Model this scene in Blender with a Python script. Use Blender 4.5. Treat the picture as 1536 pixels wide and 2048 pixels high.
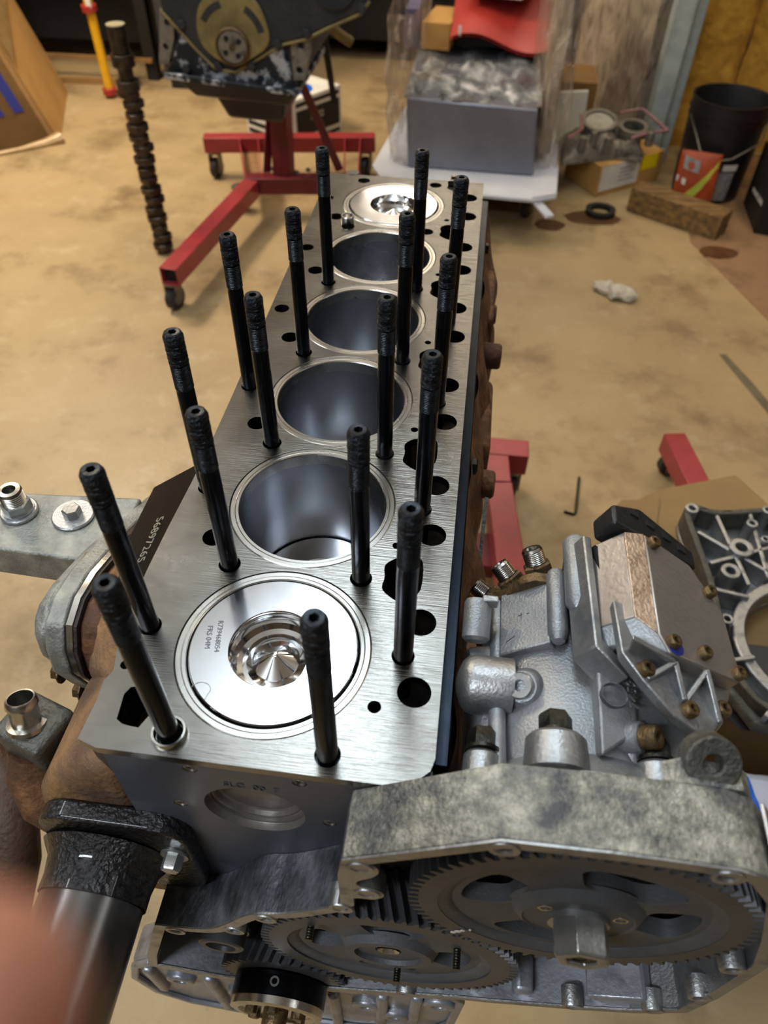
import bpy, bmesh, math, random
from mathutils import Vector, Matrix, Euler, noise
from math import sin, cos, pi, radians as rad
random.seed(7)
for o in list(bpy.data.objects): bpy.data.objects.remove(o)
SC = bpy.context.scene
COL = SC.collection

# ------------------------------------------------------------------ camera
cam = bpy.data.cameras.new('camera')
cam.sensor_fit = 'HORIZONTAL'; cam.sensor_width = 36.0
cam.lens = 1477.367/1536*36.0
cam.clip_start = 0.005; cam.clip_end = 60
camo = bpy.data.objects.new('camera', cam); COL.objects.link(camo)
RIGHT = Vector((0.99179588, 0.1273559, 0.01101842))
UP = Vector((-0.10028881, 0.72175819, 0.68484106))
FWD = Vector((-0.07926592, 0.68032756, -0.72860917))
CAM = Vector((0.0914665, -0.2314102, 1.3450233))
mw = Matrix.Identity(4)
for i, v in enumerate((RIGHT, UP, -FWD)):
    for j in range(3): mw[j][i] = v[j]
mw.translation = CAM
camo.matrix_world = mw
cam.dof.use_dof = True; cam.dof.focus_distance = 0.53; cam.dof.aperture_fstop = 11.0
SC.camera = camo

# ------------------------------------------------------------------ world, lights, exposure
W = bpy.data.worlds.new('world'); SC.world = W; W.use_nodes = True
W.node_tree.nodes['Background'].inputs[0].default_value = (0.9, 0.85, 0.75, 1)
W.node_tree.nodes['Background'].inputs[1].default_value = 0.02
def area(name, loc, size, size_y, power, color, target=None):
    l = bpy.data.lights.new(name, 'AREA'); l.shape = 'RECTANGLE'; l.size = size; l.size_y = size_y
    l.energy = power; l.color = color
    o = bpy.data.objects.new(name, l); COL.objects.link(o); o.location = loc
    if target is not None:
        o.rotation_euler = (Vector(target)-Vector(loc)).to_track_quat('-Z', 'Y').to_euler()
    return o
def strip(name, x, y, z, sx, sy, down, up, color):      # hanging strip lamp, also used for added fills: shines down and onto the ceiling
    area(name, (x, y, z), sx, sy, down, color); o = area(name+'_uplight', (x, y, z+.04), sx, sy, up, color); o.rotation_euler = (pi, 0, 0)
strip('bench_panel_lamp', -.13, .84, 2.47, .32, .56, 7, 24, (.76, .89, 1.0))
strip('left_strip_lamp', -1.6, .6, 2.55, .12, 1.2, 13, 10, (.90, .95, 1.0))
strip('right_strip_lamp', 2.2, .2, 2.55, .12, 1.2, 4, 10, (.94, .97, 1.0))
strip('rear_fill_light', -.85, -.95, 2.35, .9, .12, 30, 12, (.84, .92, 1.0))  # unseen fill added behind the camera to brighten the engine front
strip('back_bay_lamp', -2.0, 2.7, 2.45, .4, 1.2, 88, 24, (1.0, .85, .66))
strip('far_fill_light', .1, 3.9, 2.35, 1.2, .3, 12, 34, (1.0, .86, .68))  # unseen light added to brighten the ceiling mirrored in the rear deck
strip('corner_bay_lamp', 1.4, 2.4, 2.45, .12, 1.2, 10, 12, (1.0, .88, .68))
SC.view_settings.view_transform = 'Standard'; SC.view_settings.look = 'None'
SC.view_settings.gamma = 1.0; SC.view_settings.use_curve_mapping = False
SC.view_settings.exposure = 0.0

# ------------------------------------------------------------------ helpers
def lin(h):
    h = h.lstrip('#'); r = []
    for i in (0, 2, 4):
        c = int(h[i:i+2], 16)/255
        r.append(c/12.92 if c <= .04045 else ((c+.055)/1.055)**2.4)
    return tuple(r)+(1,)

def mat(name, c1, c2=None, scale=20, rough=.5, metal=0, bump=0, bscale=None, c3=None, rvar=.0, detail=6,
        stretch=None, coat=0, trans=0, ior=1.45, aniso=0, pos=(.35, .65), emit=None, spec=.5, dist=.0, nr=.62):
    m = bpy.data.materials.new(name); m.use_nodes = True
    nt = m.node_tree; N = nt.nodes; L = nt.links; b = N['Principled BSDF']
    b.inputs['Roughness'].default_value = rough; b.inputs['Metallic'].default_value = metal
    b.inputs['Coat Weight'].default_value = coat; b.inputs['Transmission Weight'].default_value = trans
    b.inputs['IOR'].default_value = ior; b.inputs['Anisotropic'].default_value = aniso
    b.inputs['Specular IOR Level'].default_value = spec
    c1 = lin(c1); b.inputs['Base Color'].default_value = c1
    if emit: b.inputs['Emission Color'].default_value = c1; b.inputs['Emission Strength'].default_value = emit
    tc = N.new('ShaderNodeTexCoord'); mp = N.new('ShaderNodeMapping'); L.new(tc.outputs['Object'], mp.inputs[0])
    if stretch: mp.inputs['Scale'].default_value = stretch
    if c2:
        nz = N.new('ShaderNodeTexNoise'); nz.inputs['Scale'].default_value = scale; nz.inputs['Detail'].default_value = detail
        nz.inputs['Roughness'].default_value = nr; nz.inputs['Distortion'].default_value = dist
        L.new(mp.outputs[0], nz.inputs['Vector'])
        cr = N.new('ShaderNodeValToRGB'); e = cr.color_ramp.elements
        e[0].position = pos[0]; e[1].position = pos[1]; e[0].color = c1; e[1].color = lin(c2)
        if c3: k = e.new((pos[0]+pos[1])/2); k.color = lin(c3)
        L.new(nz.outputs[0], cr.inputs[0]); L.new(cr.outputs[0], b.inputs['Base Color'])
        if rvar:
            mr = N.new('ShaderNodeMapRange'); mr.inputs[1].default_value = .3; mr.inputs[2].default_value = .7
            mr.inputs[3].default_value = rough-rvar; mr.inputs[4].default_value = rough+rvar
            L.new(nz.outputs[0], mr.inputs[0]); L.new(mr.outputs[0], b.inputs['Roughness'])
    if bump:
        n2 = N.new('ShaderNodeTexNoise'); n2.inputs['Scale'].default_value = bscale or scale*4; n2.inputs['Detail'].default_value = 5
        L.new(mp.outputs[0], n2.inputs['Vector'])
        bp = N.new('ShaderNodeBump'); bp.inputs['Strength'].default_value = bump; bp.inputs['Distance'].default_value = .01
        L.new(n2.outputs[0], bp.inputs['Height']); L.new(bp.outputs[0], b.inputs['Normal'])
    return m

def fixn(v): v = Vector(v); return v.normalized()
def frame(ax):
    ax = fixn(ax); t = Vector((0, 0, 1)) if abs(ax.z) < .9 else Vector((1, 0, 0))
    u = ax.cross(t).normalized(); return u, ax.cross(u).normalized(), ax

class G:
    def __init__(s): s.v = []; s.f = []
    def add(s, vs, fs):
        n = len(s.v); s.v += [tuple(p) for p in vs]; s.f += [tuple(i+n for i in f) for f in fs]; return s
    def box(s, x0, x1, y0, y1, z0, z1, R=None, piv=None):
        vs = [Vector((x, y, z)) for x in (x0, x1) for y in (y0, y1) for z in (z0, z1)]
        if R is not None:
            p = Vector(piv) if piv is not None else sum(vs, Vector())/8
            vs = [R @ (q-p)+p for q in vs]
        return s.add(vs, [(0, 1, 3, 2), (4, 6, 7, 5), (0, 4, 5, 1), (2, 3, 7, 6), (0, 2, 6, 4), (1, 5, 7, 3)])
    def bar(s, p0, p1, w, h, up=(0, 0, 1)):
        p0 = Vector(p0); p1 = Vector(p1); d = (p1-p0).normalized(); u = Vector(up); sd = d.cross(u).normalized(); u = sd.cross(d).normalized()
        vs = [p+sd*a*w/2+u*b*h/2 for p in (p0, p1) for a in (-1, 1) for b in (-1, 1)]
        return s.add(vs, [(0, 1, 3, 2), (4, 6, 7, 5), (0, 4, 5, 1), (2, 3, 7, 6), (0, 2, 6, 4), (1, 5, 7, 3)])
    def hexa(s, p): return s.add(p, [(0, 3, 2, 1), (4, 5, 6, 7), (0, 1, 5, 4), (1, 2, 6, 5), (2, 3, 7, 6), (3, 0, 4, 7)])
    def prism(s, poly, plane, a, b):
        def P(u, w, d): return {'xy': (u, w, d), 'xz': (u, d, w), 'yz': (d, u, w)}[plane]
        n = len(poly); vs = [P(u, w, a) for u, w in poly]+[P(u, w, b) for u, w in poly]
        fs = [tuple(range(n)), tuple(range(2*n-1, n-1, -1))]+[(i, (i+1) % n, n+(i+1) % n, n+i) for i in range(n)]
        return s.add(vs, fs)
    def lathe(s, prof, org=(0, 0, 0), ax=(0, 0, 1), n=32, ph=0, closed=False):
        u, w, a = frame(ax); org = Vector(org); vs = []; fs = []; m = len(prof)
        for r, t in prof:
            for k in range(n):
                th = ph+2*pi*k/n; vs.append(org+a*t+(u*cos(th)+w*sin(th))*max(r, 1e-6))
        rng = range(m) if closed else range(m-1)
        for i in rng:
            j = (i+1) % m
            for k in range(n):
                k2 = (k+1) % n; fs.append((i*n+k, i*n+k2, j*n+k2, j*n+k))
        return s.add(vs, fs)
    def cyl(s, p0, p1, r, r1=None, n=24, bev=0):
        p0 = Vector(p0); p1 = Vector(p1); h = (p1-p0).length; r1 = r if r1 is None else r1
        if bev: pr = [(0, 0), (r-bev, 0), (r, bev), (r1, h-bev), (r1-bev, h), (0, h)]
        else: pr = [(0, 0), (r, 0), (r1, h), (0, h)]
        return s.lathe(pr, p0, p1-p0, n)
    def ring(s, p0, p1, ro, ri, n=32):
        p0 = Vector(p0); p1 = Vector(p1); h = (p1-p0).length
        return s.lathe([(ri, 0), (ro, 0), (ro, h), (ri, h)], p0, p1-p0, n, closed=True)
    def hexb(s, p, ax, r, h, washer=0, wr=0):
        p = Vector(p); a = fixn(ax)
        if washer: s.cyl(p, p+a*washer, wr or r*1.35, n=20); p = p+a*washer
        return s.lathe([(0, 0), (r, 0), (r, h*.85), (r*.86, h), (0, h)], p, a, 6)
    def tube(s, path, r, n=10, cap=True):
        path = [Vector(p) for p in path]; m = len(path); vs = []; fs = []; pu = None
        for i, p in enumerate(path):
            d = (path[min(i+1, m-1)]-path[max(i-1, 0)]).normalized()
            if pu is None: u, w, _ = frame(d)
            else:
                u = (pu-d*pu.dot(d)).normalized(); w = d.cross(u)
            pu = u; rr = r[i] if isinstance(r, (list, tuple)) else r
            for k in range(n): th = 2*pi*k/n; vs.append(p+(u*cos(th)+w*sin(th))*rr)
        for i in range(m-1):
            for k in range(n): k2 = (k+1) % n; fs.append((i*n+k, i*n+k2, (i+1)*n+k2, (i+1)*n+k))
        if cap: fs += [tuple(range(n-1, -1, -1)), tuple(range((m-1)*n, m*n))]
        return s.add(vs, fs)
    def ball(s, c, r, n=16, m=10):
        c = Vector(c); r = r if isinstance(r, (list, tuple)) else (r, r, r); vs = []; fs = []
        for i in range(m+1):
            ph = pi*i/m
            for k in range(n):
                th = 2*pi*k/n; vs.append(c+Vector((r[0]*sin(ph)*cos(th), r[1]*sin(ph)*sin(th), r[2]*cos(ph))))
        for i in range(m):
            for k in range(n): k2 = (k+1) % n; fs.append((i*n+k, (i+1)*n+k, (i+1)*n+k2, i*n+k2))
        return s.add(vs, fs)
    def grid(s, fn, nu, nv):
        vs = [fn(i/nu, j/nv) for i in range(nu+1) for j in range(nv+1)]
        fs = [(i*(nv+1)+j, (i+1)*(nv+1)+j, (i+1)*(nv+1)+j+1, i*(nv+1)+j+1) for i in range(nu) for j in range(nv)]
        return s.add(vs, fs)
    def plate(s, outline, holes, plane, a, b):
        """extruded outline with holes, through a filled 2D curve"""
        cu = bpy.data.curves.new('tmp', 'CURVE'); cu.dimensions = '2D'; cu.fill_mode = 'BOTH'; cu.extrude = abs(b-a)/2
        for pl in [outline]+list(holes):
            sp = cu.splines.new('POLY'); sp.points.add(len(pl)-1); sp.use_cyclic_u = True
            for q, (x, y) in zip(sp.points, pl): q.co = (x, y, 0, 1)
        ob = bpy.data.objects.new('tmp', cu); COL.objects.link(ob)
        dg = bpy.context.evaluated_depsgraph_get()
        me = bpy.data.meshes.new_from_object(ob.evaluated_get(dg))
        mid = (a+b)/2
        def P(c): return {'xy': (c[0], c[1], mid+c[2]), 'xz': (c[0], mid+c[2], c[1]), 'yz': (mid+c[2], c[0], c[1])}[plane]
        s.add([P(v.co) for v in me.vertices], [tuple(p.vertices) for p in me.polygons])
        bpy.data.objects.remove(ob); bpy.data.curves.remove(cu); bpy.data.meshes.remove(me)
        return s
    def text(s, body, size, M, ext=.0002):
        cu = bpy.data.curves.new('tmp', 'FONT'); cu.body = body; cu.size = size; cu.extrude = ext
        cu.align_x = 'CENTER'; cu.align_y = 'CENTER'; cu.resolution_u = 3
        ob = bpy.data.objects.new('tmp', cu); COL.objects.link(ob)
        dg = bpy.context.evaluated_depsgraph_get(); me = bpy.data.meshes.new_from_object(ob.evaluated_get(dg))
        s.add([M @ v.co for v in me.vertices], [tuple(p.vertices) for p in me.polygons])
        bpy.data.objects.remove(ob); bpy.data.curves.remove(cu); bpy.data.meshes.remove(me)
        return s
    def jitter(s, amp, sc, seed=0):
        off = Vector((seed*3.1, seed*1.7, seed))
        s.v = [tuple(Vector(p)+noise.noise_vector(Vector(p)*sc+off)*amp) for p in s.v]; return s

def link(name, g, m, org=(0, 0, 0), ang=35, bev=0, smooth=True, subd=0, seg=2):
    org = Vector(org); me = bpy.data.meshes.new(name)
    me.from_pydata([tuple(Vector(p)-org) for p in g.v], [], g.f)
    bm = bmesh.new(); bm.from_mesh(me); bmesh.ops.remove_doubles(bm, verts=bm.verts, dist=1e-6)
    bmesh.ops.recalc_face_normals(bm, faces=bm.faces); bm.to_mesh(me); bm.free()
    if smooth: me.shade_smooth(); me.set_sharp_from_angle(angle=rad(ang))
    me.materials.append(m)
    o = bpy.data.objects.new(name, me); COL.objects.link(o); o.location = org
    if bev:
        b = o.modifiers.new('bevel', 'BEVEL'); b.width = bev; b.segments = seg; b.limit_method = 'ANGLE'; b.angle_limit = rad(35)
        b.harden_normals = False
    if subd:
        b = o.modifiers.new('sub', 'SUBSURF'); b.levels = subd; b.render_levels = subd
    return o
def tag(o, label, cat, group=None):
    o['label'] = label; o['category'] = cat
    if group: o['group'] = group
    return o
def thing(name, loc, label, cat, group=None):
    o = bpy.data.objects.new(name, None); COL.objects.link(o); o.location = loc; o.empty_display_size = .05
    return tag(o, label, cat, group)
def wloc(o):
    l = Vector(o.location)
    while o.parent: o = o.parent; l += Vector(o.location)
    return l
def part(parent, name, g, m, label=None, **k):
    L = wloc(parent); o = link(name, g, m, L, **k); o.location = (0, 0, 0); o.parent = parent
    if label: o['label'] = label
    return o
def solo(name, g, m, label, cat, group=None, org=None, **k):
    if org is None:
        xs = list(zip(*g.v)); org = ((min(xs[0])+max(xs[0]))/2, (min(xs[1])+max(xs[1]))/2, min(xs[2]))
    return tag(link(name, g, m, org, **k), label, cat, group)
def struct(name, g, m, **k):
    o = link(name, g, m, **k); o['kind'] = 'structure'; return o
def copy_tree(o, parent=None, delta=None):
    c = o.copy(); COL.objects.link(c); c.parent = parent
    if delta is not None: c.location = Vector(o.location)+Vector(delta)
    for ch in o.children: copy_tree(ch, c)
    return c
def circle(cx, cy, r, n=32): return [(cx+r*cos(2*pi*i/n), cy+r*sin(2*pi*i/n)) for i in range(n)]
def chaikin(p, k=2):
    for _ in range(k):
        q = []
        for i in range(len(p)):
            a = p[i]; b = p[(i+1) % len(p)]
            q += [(a[0]*.75+b[0]*.25, a[1]*.75+b[1]*.25), (a[0]*.25+b[0]*.75, a[1]*.25+b[1]*.75)]
        p = q
    return p
def inset(p, d):
    n = len(p); A = sum(p[i][0]*p[(i+1) % n][1]-p[(i+1) % n][0]*p[i][1] for i in range(n)); sg = 1 if A > 0 else -1; r = []
    for i in range(n):
        a = Vector(p[i-1]); b = Vector(p[i]); c = Vector(p[(i+1) % n])
        e1 = (b-a).normalized(); e2 = (c-b).normalized()
        n1 = Vector((-e1.y, e1.x))*sg; n2 = Vector((-e2.y, e2.x))*sg; m = n1+n2
        m = m/max(.5, m.dot(n1)) if m.length > 1e-6 else n1
        r.append(tuple(b+m*d))
    return r
def rrect(x0, x1, y0, y1, r, n=5):
    out = []
    for cx, cy, a0 in ((x1-r, y1-r, 0), (x0+r, y1-r, 90), (x0+r, y0+r, 180), (x1-r, y0+r, 270)):
        for i in range(n+1): a = rad(a0+90*i/n); out.append((cx+r*cos(a), cy+r*sin(a)))
    return out
def basis(org, x, y):
    x = fixn(x); y = Vector(y); z = x.cross(y).normalized(); y = z.cross(x)
    M = Matrix.Identity(4)
    for i, v in enumerate((x, y, z, Vector(org))):
        for j in range(3): M[j][i] = v[j]
    return M

# ------------------------------------------------------------------ materials
def machined(name, c, rough=.3, lines=(6, 900, 6), bump=.02, c2=None, metal=1):
    m = mat(name, c, c2 or c, 14, rough, metal, 0, rvar=.06, pos=(.3, .7)); nt = m.node_tree; N = nt.nodes; L = nt.links; b = N['Principled BSDF']
    tc = N.new('ShaderNodeTexCoord'); bump_in = None
    mp = N.new('ShaderNodeMapping'); mp.inputs['Scale'].default_value = lines; L.new(tc.outputs['Object'], mp.inputs[0])
    nz = N.new('ShaderNodeTexNoise'); nz.inputs['Scale'].default_value = 1; nz.inputs['Detail'].default_value = 4; L.new(mp.outputs[0], nz.inputs['Vector'])
    bp = N.new('ShaderNodeBump'); bp.inputs['Strength'].default_value = bump*10; bp.inputs['Distance'].default_value = .0006
    L.new(nz.outputs[0], bp.inputs['Height']); L.new(bp.outputs[0], b.inputs['Normal'])
    return m
M_DECK = machined('machined_deck', '#767470', .24, (30, 1200, 14), .035, '#86847f')
M_RIM = machined('liner_rim_steel', '#b4b2ad', .26, (30, 30, 30), .006)
M_BORE = machined('honed_bore', '#9a9ca2', .30, (25, 25, 700), .012)
M_LEDGE = machined('dark_ledge', '#262b33', .34, (300, 8, 300), .02, '#1c2026')  # dark reflection on the side rail is put into the base colour
M_FACE = machined('dark_front_face', '#5f626d', .36, (8, 60, 500), .02, '#50535e', .5)
M_PLUG = mat('plug_steel', '#837d78', '#6a6460', 60, .4, .5, .05)
M_RUST = mat('rusty_cast_iron', '#4a3122', '#7d5636', 40, .75, .15, .35, 160, c3='#5b3b26', detail=8)
M_TANCAST = mat('tan_rust_cast', '#8d6b45', '#5c4636', 22, .7, .2, .3, 200, c3='#7a5c42')
M_DARKCAST = mat('dark_cast', '#2c2826', '#453a33', 60, .6, .3, .3, 220)
M_BLACKOX = mat('black_oxide', '#141518', '#1e2025', 60, .24, .85, .02, 300)
M_THREAD = mat('thread_black', '#1d1f22', '#34383d', 240, .34, .8, .1, 500)
M_LUBE = mat('moly_lube', '#111214', '#303338', 260, .30, .85, .35, 700)
M_VOID = mat('recess_shade_black', '#0a0a0b', None, rough=.8)  # near-black; puts the shade inside holes and slots into the colour
M_PISTON = machined('piston_alloy', '#d6d8dc', .13, (40, 40, 40), .012)
M_PBOWL = mat('piston_bowl_alloy', '#dedfe0', None, rough=.09, metal=1)
M_MARK = mat('etched_mark', '#5a5f68', None, rough=.5, metal=.6)
M_BRIGHT = mat('bright_steel', '#c8c6c0', '#a8a6a2', 60, .22, 1, .02, 300)
M_STAMP = mat('stamped_bright', '#b9b5a8', None, rough=.4, metal=.8)
M_ALU = mat('cast_aluminium', '#9a9b9c', '#84868a', 40, .42, .9, .12, 500, c3='#a5a6a6', rvar=.08)
M_ALUPUMP = mat('pump_aluminium', '#7f8386', '#94979a', 30, .4, .65, .15, 700, c3='#8a8d90', rvar=.06)
M_ALUBOX = mat('ecu_aluminium', '#a8a19b', '#968f8a', 20, .42, .85, .04, 300, rvar=.08)
M_ALUBRT = mat('ecu_bevel_scuffed', '#cdb5a0', '#a8927e', 90, .38, .8, .25, 400)
M_ALUSTAIN = mat('stained_aluminium', '#4f5054', '#b4b1a4', 34, .5, .45, .3, 400, c3='#828179', rvar=.1, detail=14, pos=(.39, .61), nr=.80)
M_ALUMOT = mat('oxidised_aluminium', '#74746f', '#a2a196', 50, .5, .5, .25, 500, c3='#8b8b84', rvar=.1, detail=12)
M_ALUDARK = mat('dirty_aluminium', '#35373b', '#7e8086', 60, .48, .5, .25, 320, c3='#595b60', detail=10, stretch=(1, .5, .5))
M_ALUCLEAN = mat('inside_aluminium', '#8d9097', '#6f737b', 24, .35, .55, .08, 300, c3='#9a9ca2')
M_GEAR = mat('gear_steel', '#4c4d50', '#585a5d', 40, .5, .15, .12, 500, spec=.3)
M_GEARTOOTH = mat('gear_tooth_steel', '#4a4b4e', '#404144', 50, .42, .2, .05, 400, spec=.35)
M_NUT = mat('zinc_nut', '#a2a4a4', '#888a88', 60, .28, .75, .04, 400)
M_BOLTRUST = mat('rusty_bolt', '#4a3b2b', '#75603f', 160, .45, .7, .2, 300)
M_BOLTBLK = mat('black_bolt', '#24241f', '#3a382f', 120, .35, .8, .1, 300)
M_BLACKPAINT = mat('black_painted_iron', '#101012', '#1a1a1d', 60, .28, .1, .5, 260, coat=.3)
M_PLASTIC = mat('black_plastic', '#141414', '#1d1d1e', 60, .4, 0, .1, 400)
M_GREYIRON = mat('grey_iron', '#4e4d48', '#66645c', 60, .55, .6, .3, 300)
M_RED = mat('red_paint', '#983034', '#832a2c', 12, .38, 0, .05, 120, coat=.15)
M_DKRED = mat('dark_red_paint', '#6a1c24', '#58161e', 12, .4, 0, .05, 120)
M_RUBBER = mat('caster_rubber', '#1c1a19', '#2b2826', 60, .6, 0, .1)
M_STEELW = mat('caster_steel', '#8a857c', '#6b675f', 60, .4, .8, .1)
M_CARD = mat('cardboard', '#b58a4c', '#a67c42', 6, .8, 0, .06, 60, c3='#b0864a')
M_CARDD = mat('dark_cardboard_shade', '#8e6b3d', '#7c5c34', 6, .8, 0, .06, 60)  # darker cardboard; on the tall carton it puts shade into the colour
M_BLUEINK = mat('blue_ink', '#1d2470', None, rough=.7)
M_TAPE = mat('packing_tape', '#a88a5e', '#947648', 20, .25, 0, .05, 60)
M_WOOD = mat('old_timber', '#8a6a3c', '#4d3a22', 9, .75, 0, .3, 60, c3='#70552f', stretch=(1, 6, 6))
M_FOAM = mat('yellow_spray_foam', '#c89a3c', '#a67c2c', 14, .85, 0, .9, 30, c3='#ba8a30')
M_POST = mat('grey_painted_post', '#a9b2b0', '#8f9896', 14, .5, 0, .1, 60)
M_MATTR = mat('wrapped_panel', '#9c8a74', '#7f6f5e', 10, .55, 0, .8, 24, c3='#b09f8a', stretch=(6, 6, 1.2))
M_DARKW = mat('dark_wall', '#2a2520', '#1c1815', 3, .8)
M_CEIL = mat('ceiling_board', '#dcdad6', '#d0cec9', 3, .9)
M_WALLP = mat('painted_block_wall', '#8c8478', '#776f64', 3, .85)
M_TOOLBOX = mat('grey_toolbox', '#3c3d40', '#323337', 8, .45, .2)
M_BLACK = mat('matte_black', '#0e0d0d', '#171514', 20, .6)
M_YELLOW = mat('yellow_paint', '#d8a41c', '#c4920f', 10, .4)
M_WHITE = mat('white_sheet', '#c9cbd2', '#bcbfc8', 8, .6)
M_WHITEP = mat('white_paper', '#d6d3cc', '#c7c4bc', 12, .7)
M_BUCKET = mat('black_bucket', '#121214', '#19191c', 20, .42)
M_ORANGE = mat('orange_bag', '#a8471c', '#8c3614', 14, .45, 0, .1)
M_LIME = mat('lime_swoosh', '#b8b84a', '#a3a838', 14, .45)
M_GREYLAB = mat('grey_label', '#9a9794', '#6d6a6a', 60, .5)
M_STICK = mat('yellow_sticker', '#e6c80c', None, rough=.5)
M_SKIN = mat('skin', '#b5785f', '#a96a53', 40, .55, 0, .1, 300, c3='#c38870')
M_NAIL = mat('nail', '#e3b3a0', None, rough=.3, coat=.3)
M_BLUE = mat('blue_print', '#1466d8', '#0f58c4', 8, .4)
M_SILVERBOX = mat('aluminium_case', '#868a98', '#767a88', 6, .38, .7, .04, 60)
M_OLDENG = mat('dark_painted_engine', '#26292d', '#343230', 14, .6, .3, .3, 90, c3='#2c2d30')
M_OLDTAN = mat('oily_tan_cover', '#8a7a4a', '#6b5f3c', 16, .5, .3, .15, 120)
M_FLAKE = mat('flaking_paint_metal', '#23272c', '#a9adb4', 26, .45, .5, .2, 120, pos=(.5, .58), detail=8)
M_PAN = mat('black_oil_pan', '#0d0d0e', '#161515', 20, .35)
M_CAMSH = mat('camshaft_steel', '#38322d', '#5a5048', 40, .28, .85, .1)
M_CAMTIP = mat('camshaft_ground', '#d9cfa8', None, rough=.3, metal=.6)
M_REDRUB = mat('red_plastic', '#a03028', '#8f2a24', 8, .45)
M_SCRAPG = mat('greasy_grey_casting', '#6c675c', '#4b463e', 24, .5, .4, .4, 90, c3='#7d776a')
M_PINK = mat('pink_gasket', '#a5767a', '#8c5f62', 30, .6)
M_RAG = mat('white_rag', '#c9bfae', '#a99d8a', 30, .9, 0, .6, 90)
M_GOLD = mat('brass_tab', '#c9a860', None, rough=.35, metal=.8)

def floor_mat():
    m = mat('concrete', '#a8916b', '#957e5b', 1.6, .5, 0, .12, 60, c3='#9f8862', detail=10, rvar=.08); nt = m.node_tree; N = nt.nodes; L = nt.links
    b = N['Principled BSDF']; src = b.inputs['Base Color'].links[0].from_socket
    tc = N.new('ShaderNodeTexCoord')
    def layer(prev, scale, lo, hi, col, fac, rot=(0, 0, 0), st=(1, 1, 1)):
        mp = N.new('ShaderNodeMapping'); mp.inputs['Scale'].default_value = st; mp.inputs['Rotation'].default_value = rot
        L.new(tc.outputs['Object'], mp.inputs[0])
        n = N.new('ShaderNodeTexNoise'); n.inputs['Scale'].default_value = scale; n.inputs['Detail'].default_value = 8; n.inputs['Roughness'].default_value = .65
        L.new(mp.outputs[0], n.inputs['Vector'])
        r = N.new('ShaderNodeMapRange'); r.inputs[1].default_value = lo; r.inputs[2].default_value = hi; r.inputs[3].default_value = 0; r.inputs[4].default_value = fac
        L.new(n.outputs[0], r.inputs[0])
        x = N.new('ShaderNodeMix'); x.data_type = 'RGBA'; L.new(r.outputs[0], x.inputs[0]); L.new(prev, x.inputs[6]); x.inputs[7].default_value = lin(col)
        return x.outputs[2]
    s = layer(src, 3.2, .52, .70, '#6c5639', .85)
    s = layer(s, 9, .55, .75, '#b8a584', .6)
    s = layer(s, 1.1, .55, .72, '#76664a', .75)
    s = layer(s, 60, .62, .72, '#685740', .5)
    L.new(s, b.inputs['Base Color'])
    return m
M_FLOOR = floor_mat()
M_DIRT = mat('dirty_slab', '#7d6042', '#665038', 4, .7, 0, .2, 60, c3='#8b6a4c', detail=9)

def wrap_mat():
    m = bpy.data.materials.new('stretch_wrap'); m.use_nodes = True; nt = m.node_tree; N = nt.nodes; L = nt.links
    b = N['Principled BSDF']; b.inputs['Base Color'].default_value = lin('#b8a898'); b.inputs['Roughness'].default_value = .16
    tc = N.new('ShaderNodeTexCoord'); mp = N.new('ShaderNodeMapping'); mp.inputs['Scale'].default_value = (2.2, 2.2, .7); L.new(tc.outputs['Object'], mp.inputs[0])
    n = N.new('ShaderNodeTexNoise'); n.inputs['Scale'].default_value = 14; n.inputs['Detail'].default_value = 7; n.inputs['Distortion'].default_value = 1.2; L.new(mp.outputs[0], n.inputs['Vector'])
    bp = N.new('ShaderNodeBump'); bp.inputs['Strength'].default_value = .9; bp.inputs['Distance'].default_value = .02
    L.new(n.outputs[0], bp.inputs['Height']); L.new(bp.outputs[0], b.inputs['Normal'])
    r = N.new('ShaderNodeMapRange'); r.inputs[1].default_value = .4; r.inputs[2].default_value = .75; r.inputs[3].default_value = .16; r.inputs[4].default_value = .75
    L.new(n.outputs[0], r.inputs[0]); L.new(r.outputs[0], b.inputs['Alpha'])
    return m
M_WRAP = wrap_mat()

# ------------------------------------------------------------------ the room
struct('floor', G().box(-4.2, 3.6, -2.6, 5.8, -.1, 0), M_FLOOR)
struct('ceiling', G().box(-4.2, 3.6, -2.6, 5.8, 2.9, 3.0), M_CEIL)
struct('wall_left', G().box(-4.3, -4.2, -2.6, 5.8, 0, 2.9), M_WALLP)
struct('wall_front', G().box(-4.2, 3.6, -2.7, -2.6, 0, 2.9), M_WALLP)
struct('wall_back', G().box(-4.2, 3.6, 5.8, 5.9, 0, 2.9), M_DARKW)
struct('wall_right', G().box(3.6, 3.7, -2.6, 5.8, 0, 2.9), M_WALLP)
# insulated corner wall with sprayed yellow foam, in panels between seams
g = G(); g.box(.93, 3.6, 3.62, 3.70, 0, 2.9)
foam = struct('wall_foam', g, M_DARKW)
def foam_panel(x0, x1, seed):
    def fn(u, v):
        x = x0+(x1-x0)*u; z = .0+2.85*v; e = min(u, 1-u)*6; e = min(1, e)
        d = .05*e**.5+.018*noise.noise(Vector((x*7, z*7, seed)))+.008*noise.noise(Vector((x*25, z*25, seed)))
        return (x, 3.62-d, z)
    return G().grid(fn, 24, 110)
for i, (a, b) in enumerate(((.93, 1.20), (1.20, 1.62), (1.62, 2.1), (2.1, 2.6))):
    o = link('panel', foam_panel(a, b, i*3.3), M_FOAM); o.parent = foam
g = G(); g.box(.80, .875, 3.30, 3.40, 0, 2.9); g.box(.875, .93, 3.36, 3.64, 0, 2.9)
struct('trim_1', g, M_POST, bev=.004)
struct('floor_slab_right', G().prism([(.93, 2.60), (1.12, 2.02), (1.3, 1.5), (3.6, .9), (3.6, 3.6), (1.0, 3.5)], 'xy', 0, .004), M_DIRT)

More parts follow.
